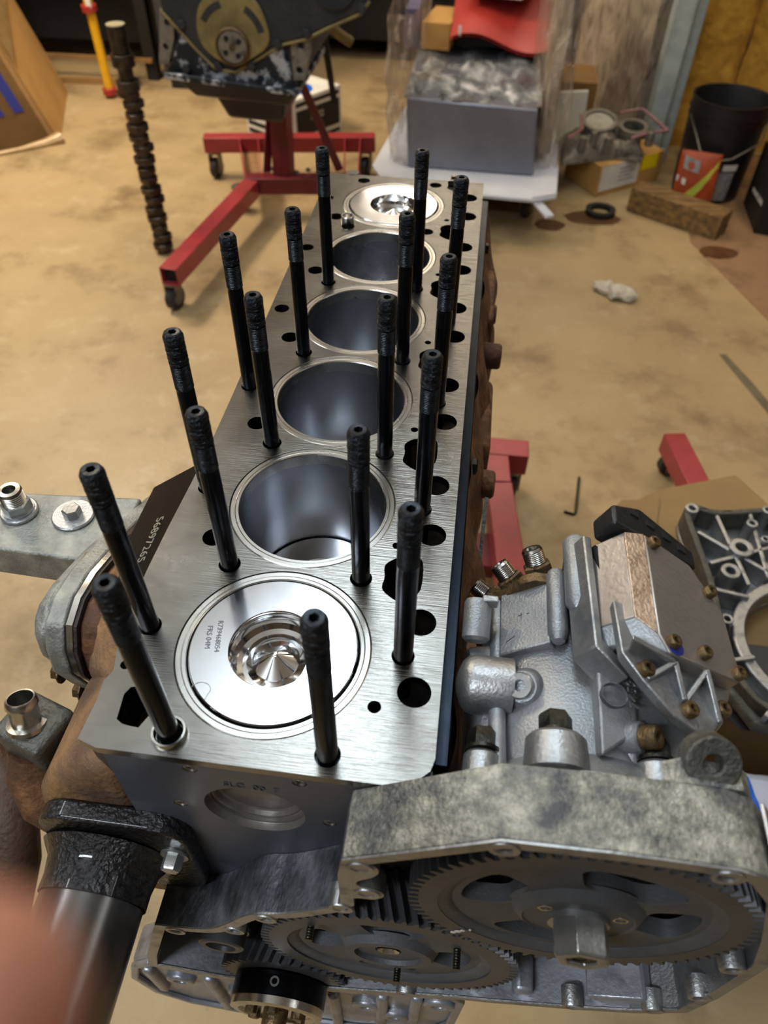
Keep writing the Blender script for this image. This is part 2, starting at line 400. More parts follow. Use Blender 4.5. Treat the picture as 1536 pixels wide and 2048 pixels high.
# ------------------------------------------------------------------ engine block
D = .97
blk = thing('engine_block', (0, .30, .60), 'bare six cylinder engine block with freshly machined deck and open bores', 'engine block')
out = [(-.0914, -.0700), (-.080, -.0735), (.0767, -.0735), (.0920, -.0690), (.0985, -.063), (.1005, -.0560), (.1005, .674), (-.0880, .674), (-.0885, .235),
       (-.0890, .1838), (-.0905, .130), (-.0930, .0866), (-.0944, .0509), (-.0947, .0187), (-.0920, -.010), (-.0880, -.0275), (-.0912, -.0346), (-.0902, -.045), (-.0908, -.058)]
SL = [(.0571, .0684), (.0578, .0731), (.0632, .0781), (.0664, .079), (.0787, .081), (.0816, .0785), (.0827, .071), (.0829, .0560), (.0803, .0500), (.0705, .0432), (.0665, .0445), (.0588, .0502), (.0573, .0544), (.0587, .0615)]
holes = []
for k in range(6):
    y = .12*k
    holes.append(circle(0, y, .0583, 96))
    holes.append(circle(.0855, y-.0180, .0098, 32)); holes.append(circle(.0845, y+.0300, .0098, 32))
    holes.append(chaikin([(a, b+y) for a, b in SL], 1))
    holes.append(circle(.0630, y+.0893, .0029, 16)); holes.append(circle(-.0598, y+.0800, .0077, 28))
    holes.append(circle(-.0776, y+.0055, .0069, 24)); holes.append(circle(.0768, y+.0048, .0066, 24) if k < 0 else circle(.0766, y+.0050, .0069, 24))
for k in range(7):
    holes.append(circle(-.0430, -.0612+.12*k, .0072, 24)); holes.append(circle(.0435, -.0612+.12*k, .0072, 24))
holes.append(circle(.0643, -.0301, .0039, 20))
holes.append([(-.0750, -.0562), (-.0756, -.0493), (-.0765, -.041), (-.0742, -.0362), (-.0706, -.0352), (-.0640, -.0420), (-.0581, -.050), (-.0582, -.0521), (-.0613, -.0594), (-.0662, -.0592), (-.071, -.0584)])
holes.append(circle(-.0826, -.0225, .0031, 16))
# holes that would overlap the front dowel bores are kept clear
part(blk, 'deck_plate', G().plate(out, holes, 'xy', D-.0065, D), M_DECK, 'bright machined deck face with bolt and water holes', ang=30)
for k in range(6):
    y = .12*k
    g = G().lathe([(.0578, -.012), (.0580, -.0008), (.0572, -.0002), (.0545, -.0002), (.0541, -.0010), (.0537, -.0002), (.0519, -.0002), (.0513, -.0010), (.0512, -.012)], (0, y, D), (0, 0, 1), 96)
    part(blk, 'liner_rim', g, M_RIM, ang=20)
    part(blk, 'cylinder_bore', G().lathe([(.0512, -.21), (.0512, -.010)], (0, y, D), (0, 0, 1), 96), M_BORE, 'dark honed cylinder bore wall')
# side ledge, walls
part(blk, 'side_rail', G().box(.1000, .1090, -.050, .676, .900, .948), M_LEDGE, 'machined side rail, dark blue grey reflection put into its colour', bev=.0012)
part(blk, 'deck_edge', G().box(.0985, .1003, -.052, .672, .90, .9634), M_LEDGE)
front = [(-.0780, .9635), (-.0780, .62), (.1000, .62), (.1000, .9635)]
fh = [circle(0, .911, .0300, 64)]+[circle(x, z, .0042, 20) for x, z in ((-.0304, .9580), (.0300, .9580), (-.0456, .9061), (.0443, .9065))]
part(blk, 'front_face', G().plate(front, fh, 'xz', -.0735, -.060), M_FACE, 'dark machined front face with core plug')
for x, z in ((-.0304, .9580), (.0300, .9580), (-.0456, .9061), (.0443, .9065)):
    g = G()
    pr = []
    for i in range(9): pr += [(.0042 if i % 2 else .0035, i*.0009)]
    g.lathe(pr, (x, -.0737, z), (0, 1, 0), 20)
    part(blk, 'threaded_hole', g, M_BRIGHT, 'shiny tapped bolt hole')
g = G().lathe([(.0300, 0), (.0298, .004), (.0296, .0045), (.0278, .0046), (.0278, .0065), (.0268, .0070), (.0255, .0070), (.0248, .0098), (.0235, .0105), (0, .0105)], (0, -.0735, .911), (0, 1, 0), 64)
part(blk, 'core_plug', g, M_PLUG, 'round sheet steel core plug pressed into front face', ang=25)
g = G().text('SLC  00  7', .0075, basis((.002, -.0738, .9445), (1, 0, 0), (0, 0, 1)), .0002)
part(blk, 'stamped_mark', g, M_MARK)
# left cast side: corner under deck, sloped bulge, wall
part(blk, 'cast_corner', G().hexa([(-.0905, -.068, .9634), (-.0785, -.0722, .9634), (-.0785, .02, .9634), (-.0880, .02, .9634), (-.098, -.060, .915), (-.078, -.070, .905), (-.078, .02, .905), (-.100, .02, .915)][::-1]), M_DARKCAST, bev=.003)
bul = [(-.076, .938), (-.098, .936), (-.112, .926), (-.134, .902), (-.150, .872), (-.158, .835), (-.158, .78), (-.145, .70), (-.076, .70)]
part(blk, 'water_pump_cavity', G().prism(bul, 'xz', -.0715, .012), M_TANCAST, 'tan rust coloured casting bulge beside front face', bev=.014, seg=5)
part(blk, 'cast_wall', G().box(-.0875, -.082, -.05, .672, .60, .9634), M_RUST, 'brown cast iron side')
part(blk, 'rear_wall', G().box(-.086, .10, .662, .673, .60, .9634), M_DARKCAST)
part(blk, 'pan_rail', G().box(-.10, .13, -.07, .67, .585, .615), M_DARKCAST)
# right hand cast wall with ribs and bosses
def rw(u, v):
    y = -.06+.73*u; z = .945-.33*v
    x = .108+.016*min(1, v*4)+.005*sin(y*52)*min(1, v*5)+.006*noise.noise(Vector((y*18, z*18, 2)))
    return (x, y, z)
part(blk, 'cast_wall', G().grid(rw, 90, 24), M_RUST, 'rusty brown cast iron side wall')
for y, z, r, l in ((.47, .865, .014, .026), (.265, .865, .013, .024), (.40, .845, .020, .016), (.13, .83, .018, .02), (.58, .85, .012, .020)):
    part(blk, 'casting_boss', G().cyl((.108, y, z), (.112+l, y, z), r*1.1, r, 24, .002), M_RUST)
part(blk, 'casting_rib', G().box(.110, .131, .31, .42, .80, .872), M_RUST, bev=.008, seg=3)
part(blk, 'casting_rib', G().box(.110, .126, .49, .60, .82, .90), M_RUST, bev=.006, seg=3)
part(blk, 'casting_rib', G().box(.110, .128, .05, .16, .78, .86), M_TANCAST, bev=.008, seg=3)
part(blk, 'side_bolt', G().hexb((.108, .222, .925), (1, 0, 0), .007, .008), M_BOLTBLK)
part(blk, 'side_bolt', G().hexb((.108, .60, .925), (1, 0, 0), .006, .006), M_BOLTBLK)
part(blk, 'gasket_tab', G().hexa([(.125, .150, .83), (.128, .150, .83), (.1300, .235, .872), (.127, .235, .872), (.125, .150, .838), (.128, .150, .838), (.130, .235, .878), (.127, .235, .878)]), M_GREYIRON)
part(blk, 'gasket_tab', G().ball((.1275, .165, .842), (.002, .010, .007)), M_GOLD, 'brass coloured tab')
# number pad on the left of the deck
pad = [(-.0885, .165, .9625), (-.0925, .030, .9620), (-.1390, .030, .930), (-.1390, .160, .928)]
g = G().hexa([pad[0], pad[1], pad[2], pad[3]]+[(x, y, z-.03) for x, y, z in pad])
part(blk, 'number_pad', g, M_LEDGE, 'dark flat pad stamped with a serial number', bev=.001)
pn = Vector((-.1125, .0905, .9470)); px = Vector((0, -1, 0)); py = Vector((.0445, 0, .029))
part(blk, 'stamped_number', G().text('56897265', .0110, basis(pn+Vector((-.0002, 0, .0006)), px, py), .0003), M_STAMP, 'serial number stamped in bright digits')

# ------------------------------------------------------------------ dowel sleeves
for (x, y, lab) in ((-.0430, -.0612, 'thin steel dowel sleeve around the front left stud'), (-.0445, .5470, 'short hollow steel dowel standing by the rear piston')):
    g = G().lathe([(.0074, -.010), (.0074, .0035), (.0080, .0045), (.0092, .0045), (.0096, .0035), (.0096, -.0195)][::1] if y < 0 else [(.0052, -.010), (.0052, .0075), (.0058, .0085), (.0068, .0085), (.0073, .0078), (.0073, -.018)], (x, y, D), (0, 0, 1), 32)
    solo('dowel_sleeve', g, M_BRIGHT, lab, 'dowel', org=(x, y, D))

# ------------------------------------------------------------------ pistons
def piston(k, dz, label):
    y = .12*k; t = thing('piston', (0, y, D+dz-.06), label, 'piston', 'pistons in the bores')
    z = D+dz
    g = G().lathe([(.0, -.06), (.0500, -.06), (.0503, -.0018), (.0500, -.0007), (.0493, 0), (.0268, 0)], (0, y, z), (0, 0, 1), 96)
    part(t, 'crown', g, M_PISTON, ang=25)
    pr = [(.0268, 0), (.0262, -.0006), (.0262, -.0020), (.0272, -.0050), (.0274, -.0085), (.0262, -.0120), (.0235, -.0148), (.0205, -.0160), (.0180, -.0158), (.0160, -.0148), (.0146, -.0138), (.0144, -.0132),
          (.0022, -.0068), (.0019, -.0062), (.0012, -.0058), (0, -.0057)]
    part(t, 'combustion_bowl', G().lathe(pr, (0, y, z), (0, 0, 1), 96), M_PBOWL, 'mirror bright bowl with raised cone', ang=22)
    if k == 0:
        g = G().text('R739468054', .0044, basis((-.0345, .0035, z+.00012), (.16, -1, 0), (1, .16, 0)), .00008)
        g.text('FRS 04M', .0046, basis((-.0402, .0020, z+.00012), (.16, -1, 0), (1, .16, 0)), .00008)
        part(t, 'etched_code', g, M_MARK, 'etched code on piston crown')
        g = G().tube([(-.0345+.0055*cos(a), -.0325+.0045*sin(a), z+.0001) for a in [rad(q) for q in range(170, -31, -20)]]+[(-.0305, -.0385, z+.0001)], .00022, 6)
        part(t, 'scratch_mark', g, M_BRIGHT)
    return t
piston(0, .0004, 'bright flat topped piston level with deck at the front')
piston(5, .0004, 'bright piston level with deck in the rearmost bore')
piston(1, -.093, 'piston sunk deep in the second bore from the front')
piston(4, -.093, 'piston sunk deep in the second bore from the rear')
piston(2, -.105, 'piston sunk deep in the third bore from the front')
piston(3, -.105, 'piston sunk deep in the third bore from the rear')

# ------------------------------------------------------------------ head studs
def stud_meshes():
    R = .0058
    sh = G().lathe([(0, -.040), (R, -.040), (R, .0), (R, .0845), (R*.96, .0855), (R*.96, .0870)], n=28)
    pr = [(R*.96, .0865)]
    n = 15
    for i in range(n):
        z = .0870+i*.00125; pr += [(.00545, z), (.0060, z+.0005), (.0060, z+.00075)]
    th = G().lathe(pr, n=28)
    pr = [(.00560, .1055)]; rnd = random.Random(3)
    for i in range(17):
        z = .1057+i*.00115; pr += [(.00575+rnd.random()*.0002, z), (.00605+rnd.random()*.00025, z+.0006)]
    pr += [(.0059, .1255), (.0051, .1272), (.0044, .1276)]
    lb = G().lathe(pr, n=36)
    # top face with hex socket
    nn = 36; vs = []; fs = []; u, w, a = frame((0, 0, 1))
    def rr(k): th_ = 2*pi*k/nn; q = (th_ % (pi/3))-pi/6; return .0026*cos(pi/6)/cos(q)
    rings = [(lambda k: .0044, .1276), (rr, .1274), (rr, .1215), (lambda k: 0.0001, .1208)]
    for f_, z in rings:
        for k in range(nn): t_ = 2*pi*k/nn; vs.append((u*cos(t_)+w*sin(t_))*f_(k)+Vector((0, 0, z)))
    for i in range(3):
        for k in range(nn): k2 = (k+1) % nn; fs.append((i*nn+k, i*nn+k2, (i+1)*nn+k2, (i+1)*nn+k))
    tp = G(); tp.add(vs, fs)
    cl = G().lathe([(R, -.001), (.0068, -.001), (.0069, .0006), (.0064, .0016), (R, .0018)], n=28)
    return sh, th, lb, tp, cl
SH, TH, LB, TP, CL = stud_meshes()
def mk(nm, g, m, ang): o = link(nm, g, m, ang=ang); COL.objects.unlink(o); return o
PRO = [mk('shank', SH, M_BLACKOX, 35), mk('thread', TH, M_THREAD, 60), mk('lubed_thread', LB, M_LUBE, 50), mk('hex_socket', TP, M_THREAD, 30)]
COLLAR = mk('collar', CL, M_BLACKOX, 35)
def stud(x, y, h, label, collar=False):
    t = thing('head_stud', (x, y, D), label, 'stud', 'black head studs standing in the deck')
    t.scale = (1, 1, 1)
    for p in PRO+([COLLAR] if collar else []):
        c = p.copy(); COL.objects.link(c); c.parent = t; c.location = (0, 0, (h-.1276) if p is not COLLAR else 0)
    return t
order = ['first', 'second', 'third', 'fourth', 'fifth']
for i, h in enumerate((.134, .1272, .1258, .1275, .1268)):
    stud(-.0430, -.0612+.12*i, h, 'black head stud, %s from the front in the row left of the bores' % order[i])
for i, h in enumerate((.126, .125, .1315, .130, .130)):
    stud(.0435, -.0612+.12*i, h, 'black head stud, %s from the front in the row right of the bores' % order[i], i in (2, 3, 4))
for i, h in enumerate((.1307, .1295, .1312)):
    stud(-.0776, .0055+.12*i, h, 'black head stud, %s from the front along the outer left deck edge' % order[i])
for i, h in enumerate((.1262, .1295, .127, .1315)):
    stud(.0766+(0, 0, .0015, .003)[i], .0050+.12*i, h, 'black head stud, %s from the front along the pushrod holes' % order[i], i in (1, 2))

# ------------------------------------------------------------------ timing gear housing
YF, YR = -.1085, -.0735
HP = [(.0587, .959), (.0977, .9881), (.1308, 1.0133), (.1813, 1.0165), (.2313, 1.0158), (.2446, 1.0105), (.2620, .985), (.2800, .930), (.2928, .8828), (.2935, .80), (.2895, .7495), (.2600, .725), (.2248, .7091), (.1632, .6877), (.1421, .6831),
      (.0395, .6440), (-.050, .6250), (-.1150, .6330), (-.1066, .6748), (-.0785, .7732), (-.0581, .7751), (-.0366, .7827), (-.0237, .8016), (-.0018, .8396), (.0187, .8455), (.0490, .8750), (.0560, .8889), (.0560, .9363)]
hs = thing('timing_gear_housing', (.09, -.09, .62), 'stained aluminium timing gear housing bolted to the front of the block', 'gear housing')
HI = inset(HP, .0060)
def smooth_open(p, k=2):
    for _ in range(k):
        q = [p[0]]
        for a, b in zip(p[:-1], p[1:]): q += [(a[0]*.75+b[0]*.25, a[1]*.75+b[1]*.25), (a[0]*.25+b[0]*.75, a[1]*.25+b[1]*.75)]
        p = q+[p[-1]]
    return p
HP = HP[:19]+smooth_open(HP[19:26], 2)+HP[26:]
HI = inset(HP, .0060); nH = len(HP)
def wall_seg(i0, i1):
    g = G(); ix = [i % nH for i in range(i0, i1+1)]; n = len(ix); vs = []
    for y in (YF, YR):
        vs += [(HP[i][0], y, HP[i][1]) for i in ix]; vs += [(HI[i][0], y, HI[i][1]) for i in ix]
    fs = [(0, n, 3*n, 2*n), (n-1, 3*n-1, 4*n-1, 2*n-1)]
    for k in range(n-1): fs += [(k, k+1, n+k+1, n+k), (2*n+k, 3*n+k, 3*n+k+1, 2*n+k+1), (k, 2*n+k, 2*n+k+1, k+1), (n+k, n+k+1, 3*n+k+1, 3*n+k)]
    return g.add(vs, fs)
part(hs, 'top_wall', wall_seg(0, 6), M_ALUSTAIN, 'thick top wall with yellow grey stains', bev=.0008)
part(hs, 'right_wall', wall_seg(6, 11), M_ALU, bev=.0008)
part(hs, 'bottom_wall', wall_seg(11, 18), M_ALUCLEAN, 'clean bright lower wall', bev=.0008)
part(hs, 'left_wall', wall_seg(18, nH), M_ALUDARK, 'dark smudged left wall', bev=.0008, ang=40)
part(hs, 'rear_plate', G().prism(inset(HP, .003), 'xz', YR-.0045, YR-.0005), M_ALUDARK)
# machined flange face just proud of the walls
FO = [(x, z) for x, z in HP]
bosses = [(.1334, 1.0045), (.2290, 1.0070), (.0680, .9520), (.0715, .9120), (.0560, .8780), (.0065, .8310), (-.0195, .7900), (-.0650, .7655), (.2790, .8680), (.2840, .795), (.2690, .7420), (.2190, .7175), (.100, .6760)]
g = G().plate(HP, [inset(HP, .0078)], 'xz', YF-.0012, YF)
part(hs, 'flange_face', g, M_ALU, 'machined front flange face', bev=.0003)
for x, z in bosses:
    b = G().lathe([(.0042, .012), (.0042, 0), (.0050, -.0009), (.0072, -.0011), (.0076, .0), (.0076, .012), (0, .012)], (x, YF-.0008, z), (0, 1, 0), 24)
    p = part(hs, 'bolt_boss', b, M_ALU)
    part(p, 'thread', G().lathe([(.0041, .0005), (.0036, .0012), (.0041, .0019), (.0036, .0026), (.0041, .0033), (.0036, .0040), (.0040, .008), (0, .008)], (x, YF-.0008, z), (0, 1, 0), 18), M_GREYIRON)
# scalloped ears on the inner left of the opening
ear = chaikin([(.0560, .957), (.0720, .960), (.0790, .950), (.0745, .938), (.0660, .930), (.0655, .922), (.0770, .919), (.0820, .910), (.0755, .902), (.0630, .900), (.0560, .889)], 2)
part(hs, 'ear_plate', G().prism(ear, 'xz', YF-.0010, YF+.010), M_ALU, bev=.0005)
# ribs inside the lower wall
for x, z, w in ((.150, .690, .010), (.185, .700, .014), (.120, .684, .008), (.236, .722, .012)):
    part(hs, 'inner_rib', G().box(x-w/2, x+w/2, YF+.003, YR-.004, z-.004, z+.016), M_ALUCLEAN, bev=.004, seg=3)
part(hs, 'inner_ledge', G().prism([(.225, .735), (.262, .750), (.270, .742), (.240, .724)], 'xz', YF+.002, YR), M_ALUCLEAN, bev=.002)
# lifting ear behind the top wall, pump seat ring
g = G(); g.ring((.2265, YR+.0165, 1.0110), (.2265, YR+.0080, 1.0205), .0130, .0045, 32)
part(hs, 'lifting_ear', g, M_GREYIRON, bev=.001); part(hs, 'ear_web', G().hexa([(.206, YR, 1.010), (.246, YR, 1.008), (.240, YR, 1.0150), (.213, YR, 1.0160), (.206, YR+.012, 1.010), (.246, YR+.012, 1.008), (.240, YR+.012, 1.0150), (.213, YR+.012, 1.0160)]), M_ALUSTAIN)
# data plate on the right shoulder
a = Vector((.2450, 0, 1.0100)); b = Vector((.2800, 0, .930)); d = (b-a).normalized(); nrm = Vector((-d.z, 0, d.x))*-1
g = G(); nrm = Vector((.92, 0, .40)).normalized()
A = Vector((.2462, -.1070, 1.0090)); Bv = Vector((.2462, -.0760, 1.0090)); dn = Vector((.0160, 0, -.024)).normalized()*.055
g.hexa([A+nrm*.002, A+dn+nrm*.002, Bv+dn+nrm*.002, Bv+nrm*.002, A+nrm*.004, A+dn+nrm*.004, Bv+dn+nrm*.004, Bv+nrm*.004])
pl = part(hs, 'data_plate', g, M_ALUBOX, 'small printed metal plate', bev=.0004)
g = G()
for i in range(4):
    p = A+dn*(.30+.13*i)+nrm*.0042; g.hexa([p+Vector((0, .006, 0)), p+dn*.05+Vector((0, .006, 0)), p+dn*.05+Vector((0, .024-.003*(i % 2), 0)), p+Vector((0, .024-.003*(i % 2), 0))]+[q+nrm*.0002 for q in (p+Vector((0, .006, 0)), p+dn*.05+Vector((0, .006, 0)), p+dn*.05+Vector((0, .024, 0)), p+Vector((0, .024, 0)))])
part(pl, 'printed_line', g, M_BLACK)

# ------------------------------------------------------------------ gears
def gear_rim(cx, cz, N, rt, rr, ri, y0, y1, tw, ph=0):
    g = G(); fr = [(0, rr), (.20, rr), (.38, rt), (.62, rt), (.80, rr)]; vs = []; n = N*len(fr)
    for yy, t in ((y0, 0), (y1, tw)):
        for k in range(N):
            for f_, r in fr:
                a = 2*pi*(k+f_)/N+t+ph; vs.append((cx+r*cos(a), yy, cz+r*sin(a)))
        for k in range(n): a = 2*pi*k/n+ph; vs.append((cx+ri*cos(a), yy, cz+ri*sin(a)))
    fs = []
    for k in range(n):
        q = (k+1) % n
        fs += [(k, q, n+q, n+k), (2*n+k, 3*n+k, 3*n+q, 2*n+q), (k, 2*n+k, 2*n+q, q), (n+k, n+q, 3*n+q, 3*n+k)]
    return g.add(vs, fs)
def kidney(cx, cz, a, r0, r1, h0, h1):
    p = [(r1, -h1), (r1*1.02, -h1*.4), (r1*1.02, h1*.4), (r1, h1), ((r0+r1)/2, (h0+h1)/2*1.05), (r0, h0), (r0*.97, 0), (r0, -h0), ((r0+r1)/2, -(h0+h1)/2*1.05)]
    return chaikin([(cx+r*cos(rad(a+t)), cz+r*sin(rad(a+t))) for r, t in p], 2)
# injection pump gear
cx, cz = .1826, .9196
pg = thing('pump_gear', (cx, -.108, cz-.09), 'large dark steel pump drive gear with big hex nut', 'gear')
part(pg, 'toothed_rim', gear_rim(cx, cz, 74, .0893, .0838, .0735, -.1090, -.0830, .10), M_GEARTOOTH, 'ring of straight cut teeth', ang=25)
win = [kidney(cx, cz, a, .036, .061, h0, h1) for a, h0, h1 in ((162, 24, 24), (68, 27, 31), (-4, 24, 22), (-105, 24, 27))]
part(pg, 'web', G().plate(circle(cx, cz, .0745, 96), win+[circle(cx, cz, .012, 32)], 'xz', -.1055, -.0960), M_GEAR, 'cast web with four openings', bev=.0012, seg=2)
part(pg, 'dish_ring', G().lathe([(.0740, -.0030), (.0690, -.0016), (.0660, .0), (.0650, .003), (.0745, .003)], (cx, -.1058, cz), (0, 1, 0), 96, closed=True), M_GEAR, ang=50)
part(pg, 'hub', G().lathe([(.036, .002), (.0335, -.0010), (.0305, -.0042), (.0290, -.0050), (.0280, -.0040), (.013, -.0040), (.013, .010)], (cx, -.1055, cz), (0, 1, 0), 64), M_GEAR, ang=40)
for a in (150, 20, -90):
    part(pg, 'puller_hole', G().ring((cx+.0215*cos(rad(a)), -.1098, cz+.0215*sin(rad(a))), (cx+.0215*cos(rad(a)), -.1060, cz+.0215*sin(rad(a))), .0040, .0028, 18), M_BRIGHT)
nt = part(pg, 'hex_nut', G().lathe([(.0085, 0), (.0150, 0), (.0150, -.0155), (.0138, -.0175), (.0092, -.0175), (.0085, -.0165), (.0085, 0)], (cx+.001, -.1120, cz+.0005), (0, 1, 0), 6, ph=.2), M_NUT, 'big shiny hex nut', bev=.0006)
part(nt, 'washer', G().cyl((cx, -.1125, cz), (cx, -.1090, cz), .0158, n=40), M_NUT)
part(nt, 'shaft_end', G().lathe([(0, -.0155), (.0035, -.0155), (.0040, -.0160), (.0085, -.0160), (.0085, -.006)], (cx, -.1120, cz), (0, 1, 0), 28), M_BOLTBLK)
g = G().text('3931382', .0050, basis((cx+.030, -.1059, cz-.026), (cos(rad(-40)), 0, sin(rad(-40))), (sin(rad(40)), 0, cos(rad(40)))), .0002)
part(pg, 'timing_paint', G().ball((cx-.0580, -.1094, cz-.0555), (.0022, .0005, .0020)).ball((cx-.0555, -.1094, cz-.0525), (.0016, .0005, .0012)).ball((cx-.0605, -.1094, cz-.0585), (.0018, .0005, .0015)).ball((cx-.0515, -.1094, cz-.0490), (.0009, .0005, .0008)), M_WHITEP, 'dab of white timing paint')
# camshaft gear
cx, cz = .0846, .7768
cg = thing('camshaft_gear', (cx, -.108, cz-.09), 'dark steel camshaft gear with openings, below the pump gear', 'gear')
part(cg, 'toothed_rim', gear_rim(cx, cz, 72, .0872, .0815, .0690, -.1085, -.0800, .10, .03), M_GEARTOOTH, 'ring of gear teeth', ang=25)
win = [kidney(cx, cz, a, .032, .055, 22, 24) for a in (88, 175, -5, -90)]
part(cg, 'web', G().plate(circle(cx, cz, .070, 96), win+[circle(cx, cz, .008, 32)], 'xz', -.1040, -.0950), M_GEAR, 'cast web with openings', bev=.0012)
part(cg, 'dish_ring', G().lathe([(.0695, -.0030), (.0650, -.0016), (.0620, .0), (.0610, .003), (.070, .003)], (cx, -.1045, cz), (0, 1, 0), 96, closed=True), M_GEAR, ang=50)
part(cg, 'hub', G().lathe([(.034, .002), (.0315, -.0015), (.0295, -.0045), (.0230, -.0045), (.0222, -.0015), (.0090, -.0010), (.0082, .0015), (.0060, .0060), (0, .0060)], (cx, -.1040, cz), (0, 1, 0), 64), M_GEAR, ang=40)
part(cg, 'shaft_centre', G().lathe([(.0075, -.0010), (.0060, .0), (.0030, .004), (0, .004)], (cx, -.1045, cz), (0, 1, 0), 24), M_BRIGHT)
for x, z in ((.0920, .7420), (.1290, .8030), (.0345, .8220)):
    pr = [(0, -.012)]+[(.0022 if i % 2 else .0026, -.012+i*.0008) for i in range(18)]
    part(cg, 'threaded_pin', G().lathe(pr, (x, -.1040, z), (0, 1, 0), 14), M_BOLTBLK)
# crank gear and damper hub
cx, cz = .0015, .6560
kg = thing('crankshaft_gear', (cx, -.108, cz-.05), 'small steel crankshaft gear behind the black hub', 'gear')
part(kg, 'toothed_rim', gear_rim(cx, cz, 38, .0505, .0452, .030, -.1080, -.0800, -.16), M_GEARTOOTH, ang=25)
hb = thing('crankshaft_hub', (cx, -.12, cz-.05), 'shiny black crankshaft hub at the lower front of the engine', 'hub')
hz = .6480
part(hb, 'drum', G().lathe([(0, 0), (.0368, 0), (.0375, -.0010), (.0375, -.0165), (.0365, -.0170)], (0, -.1085, hz), (0, 1, 0), 64), M_BLACKOX, 'polished black drum', ang=25)
part(hb, 'face_ring', G().lathe([(.0365, 0), (.0372, -.0006), (.0368, -.0058), (.0340, -.0070), (.0300, -.0070), (.0290, -.0050), (0, -.0050)], (0, -.1250, hz), (0, 1, 0), 64), M_BRIGHT, 'bright steel front ring', ang=25)
part(hb, 'locating_pin', G().ring((-.0005, -.1165, hz+.0365), (-.0005, -.1165, hz+.0382), .0036, .0022, 18), M_NUT)
for a in (30, 90, 150, 210, 270, 330):
    part(hb, 'bolt', G().hexb((.021*cos(rad(a)), -.1300, hz+.021*sin(rad(a))), (0, -1, 0), .0048, .005), M_BOLTRUST)
part(hb, 'crank_nose', G().lathe([(0, -.016), (.0085, -.016), (.0095, -.014), (.0100, 0)], (0, -.1300, hz), (0, 1, 0), 28), M_BOLTRUST)
# oil pump idler stub
op = thing('idler_shaft', (-.0345, -.105, .735), 'short grooved steel idler shaft beside the camshaft gear', 'shaft')
part(op, 'collar', G().lathe([(0, .03), (.0165, .03), (.0165, -.001), (.0150, -.0020), (.0110, -.0020), (.0100, .001), (0, .001)], (-.0345, -.1100, .7480), (0, 1, 0), 40), M_GEARTOOTH, ang=30)
part(op, 'groove_ring', G().ring((-.0345, -.1010, .7480), (-.0345, -.0980, .7480), .0178, .016, 40), M_BRIGHT)

# ------------------------------------------------------------------ oil pan front under the housing
pan = thing('oil_pan', (.03, -.08, .52), 'bright aluminium oil pan edge with bolt lugs under the gear housing', 'oil pan')
rail = [(-.118, .6300), (-.138, .605), (-.150, .555), (-.140, .500), (-.110, .470), (-.050, .458), (.060, .470), (.130, .505), (.146, .560), (.147, .660), (.137, .677), (.040, .638), (-.050, .619)]
part(pan, 'flange', G().prism(rail, 'xz', -.1040, -.074), M_ALUCLEAN, bev=.003)
part(pan, 'lip', G().plate(rail, [inset(rail, .007)], 'xz', -.1085, -.1040), M_ALUCLEAN, bev=.0012)
for x, z in ((-.0980, .580), (.0940, .565), (.0690, .592), (-.045, .560), (.128, .640), (.010, .585)):
    l = part(pan, 'lug', G().lathe([(0, .006), (.0140, .006), (.0130, -.0040), (.0115, -.0055), (.0058, -.0055), (.0052, -.002), (0, -.002)], (x, -.1045, z), (0, 1, 0), 28), M_ALUCLEAN, bev=.001)
    part(l, 'bolt', G().cyl((x, -.1085, z), (x, -.104, z), .0046, n=18, bev=.001), M_DARKCAST)
for x, z0, z1 in ((-.070, .47, .60), (-.018, .47, .60), (.040, .48, .61), (.082, .50, .635), (.110, .52, .65), (-.125, .52, .60)):
    part(pan, 'rib', G().box(x-.005, x+.005, -.1100, -.10, z0, z1), M_ALUCLEAN, bev=.0035, seg=3)
part(pan, 'sump', G().box(-.10, .11, -.073, .62, .44, .584), M_ALUDARK, bev=.02)

# ------------------------------------------------------------------ fuel injection pump
ax, az = .1830, .9200
vp = thing('fuel_injection_pump', (ax, -.06, .85), 'grey aluminium fuel injection pump with tilted control box behind the gear housing', 'fuel pump')
part(vp, 'mounting_disc', G().cyl((ax, -.0728, az), (ax, -.0650, az), .0800, n=80, bev=.0008), M_ALU, 'bright round mounting disc')
part(vp, 'body', G().lathe([(0, -.065), (.0640, -.065), (.0620, -.052), (.0560, -.045), (.0560, .060), (.0530, .064), (0, .064)], (ax, 0, az), (0, 1, 0), 64), M_ALUPUMP, 'cast pump body', ang=40)
R1 = Matrix.Rotation(rad(-36), 3, 'Y')
g = G().box(-.017, .017, .020, .066, .050, .0605, R1, (0, 0, 0)); g.v = [(x+ax, y, z+az) for x, y, z in g.v]
part(vp, 'flat_pad', g, M_ALUPUMP, 'flat pad with faint pen marks', bev=.0012)
g = G()
for (a, b, c, d) in ((-.004, .045, -.001, .0455), (-.002, .043, -.0018, .047), (.002, .045, .004, .0452), (-.012, .028, -.006, .031)):
    p = R1 @ Vector((a, b, .0606)); q = R1 @ Vector((c, d, .0606)); g.tube([p+Vector((ax, 0, az)), q+Vector((ax, 0, az))], .0002, 5)
part(vp, 'pen_mark', g, M_BLACK)
g = G().hexa([(.178, -.030, .935), (.207, -.030, .935), (.207, .074, .935), (.180, .074, .935), (.1860, -.050, .9800), (.2075, -.031, .9800), (.2065, .074, .9930), (.1840, .074, .9980)])
g.v[4] = (.1850, -.050, .9840); g.v[5] = (.2070, -.031, .9800)
part(vp, 'side_rail', g, M_ALUPUMP, 'long cast rail with cast-in digits', bev=.002)
part(vp, 'cast_circle', G().ring((.1915, -.018, .990), (.1918, -.018, .9932), .0072, .0068, 36), M_ALUDARK)
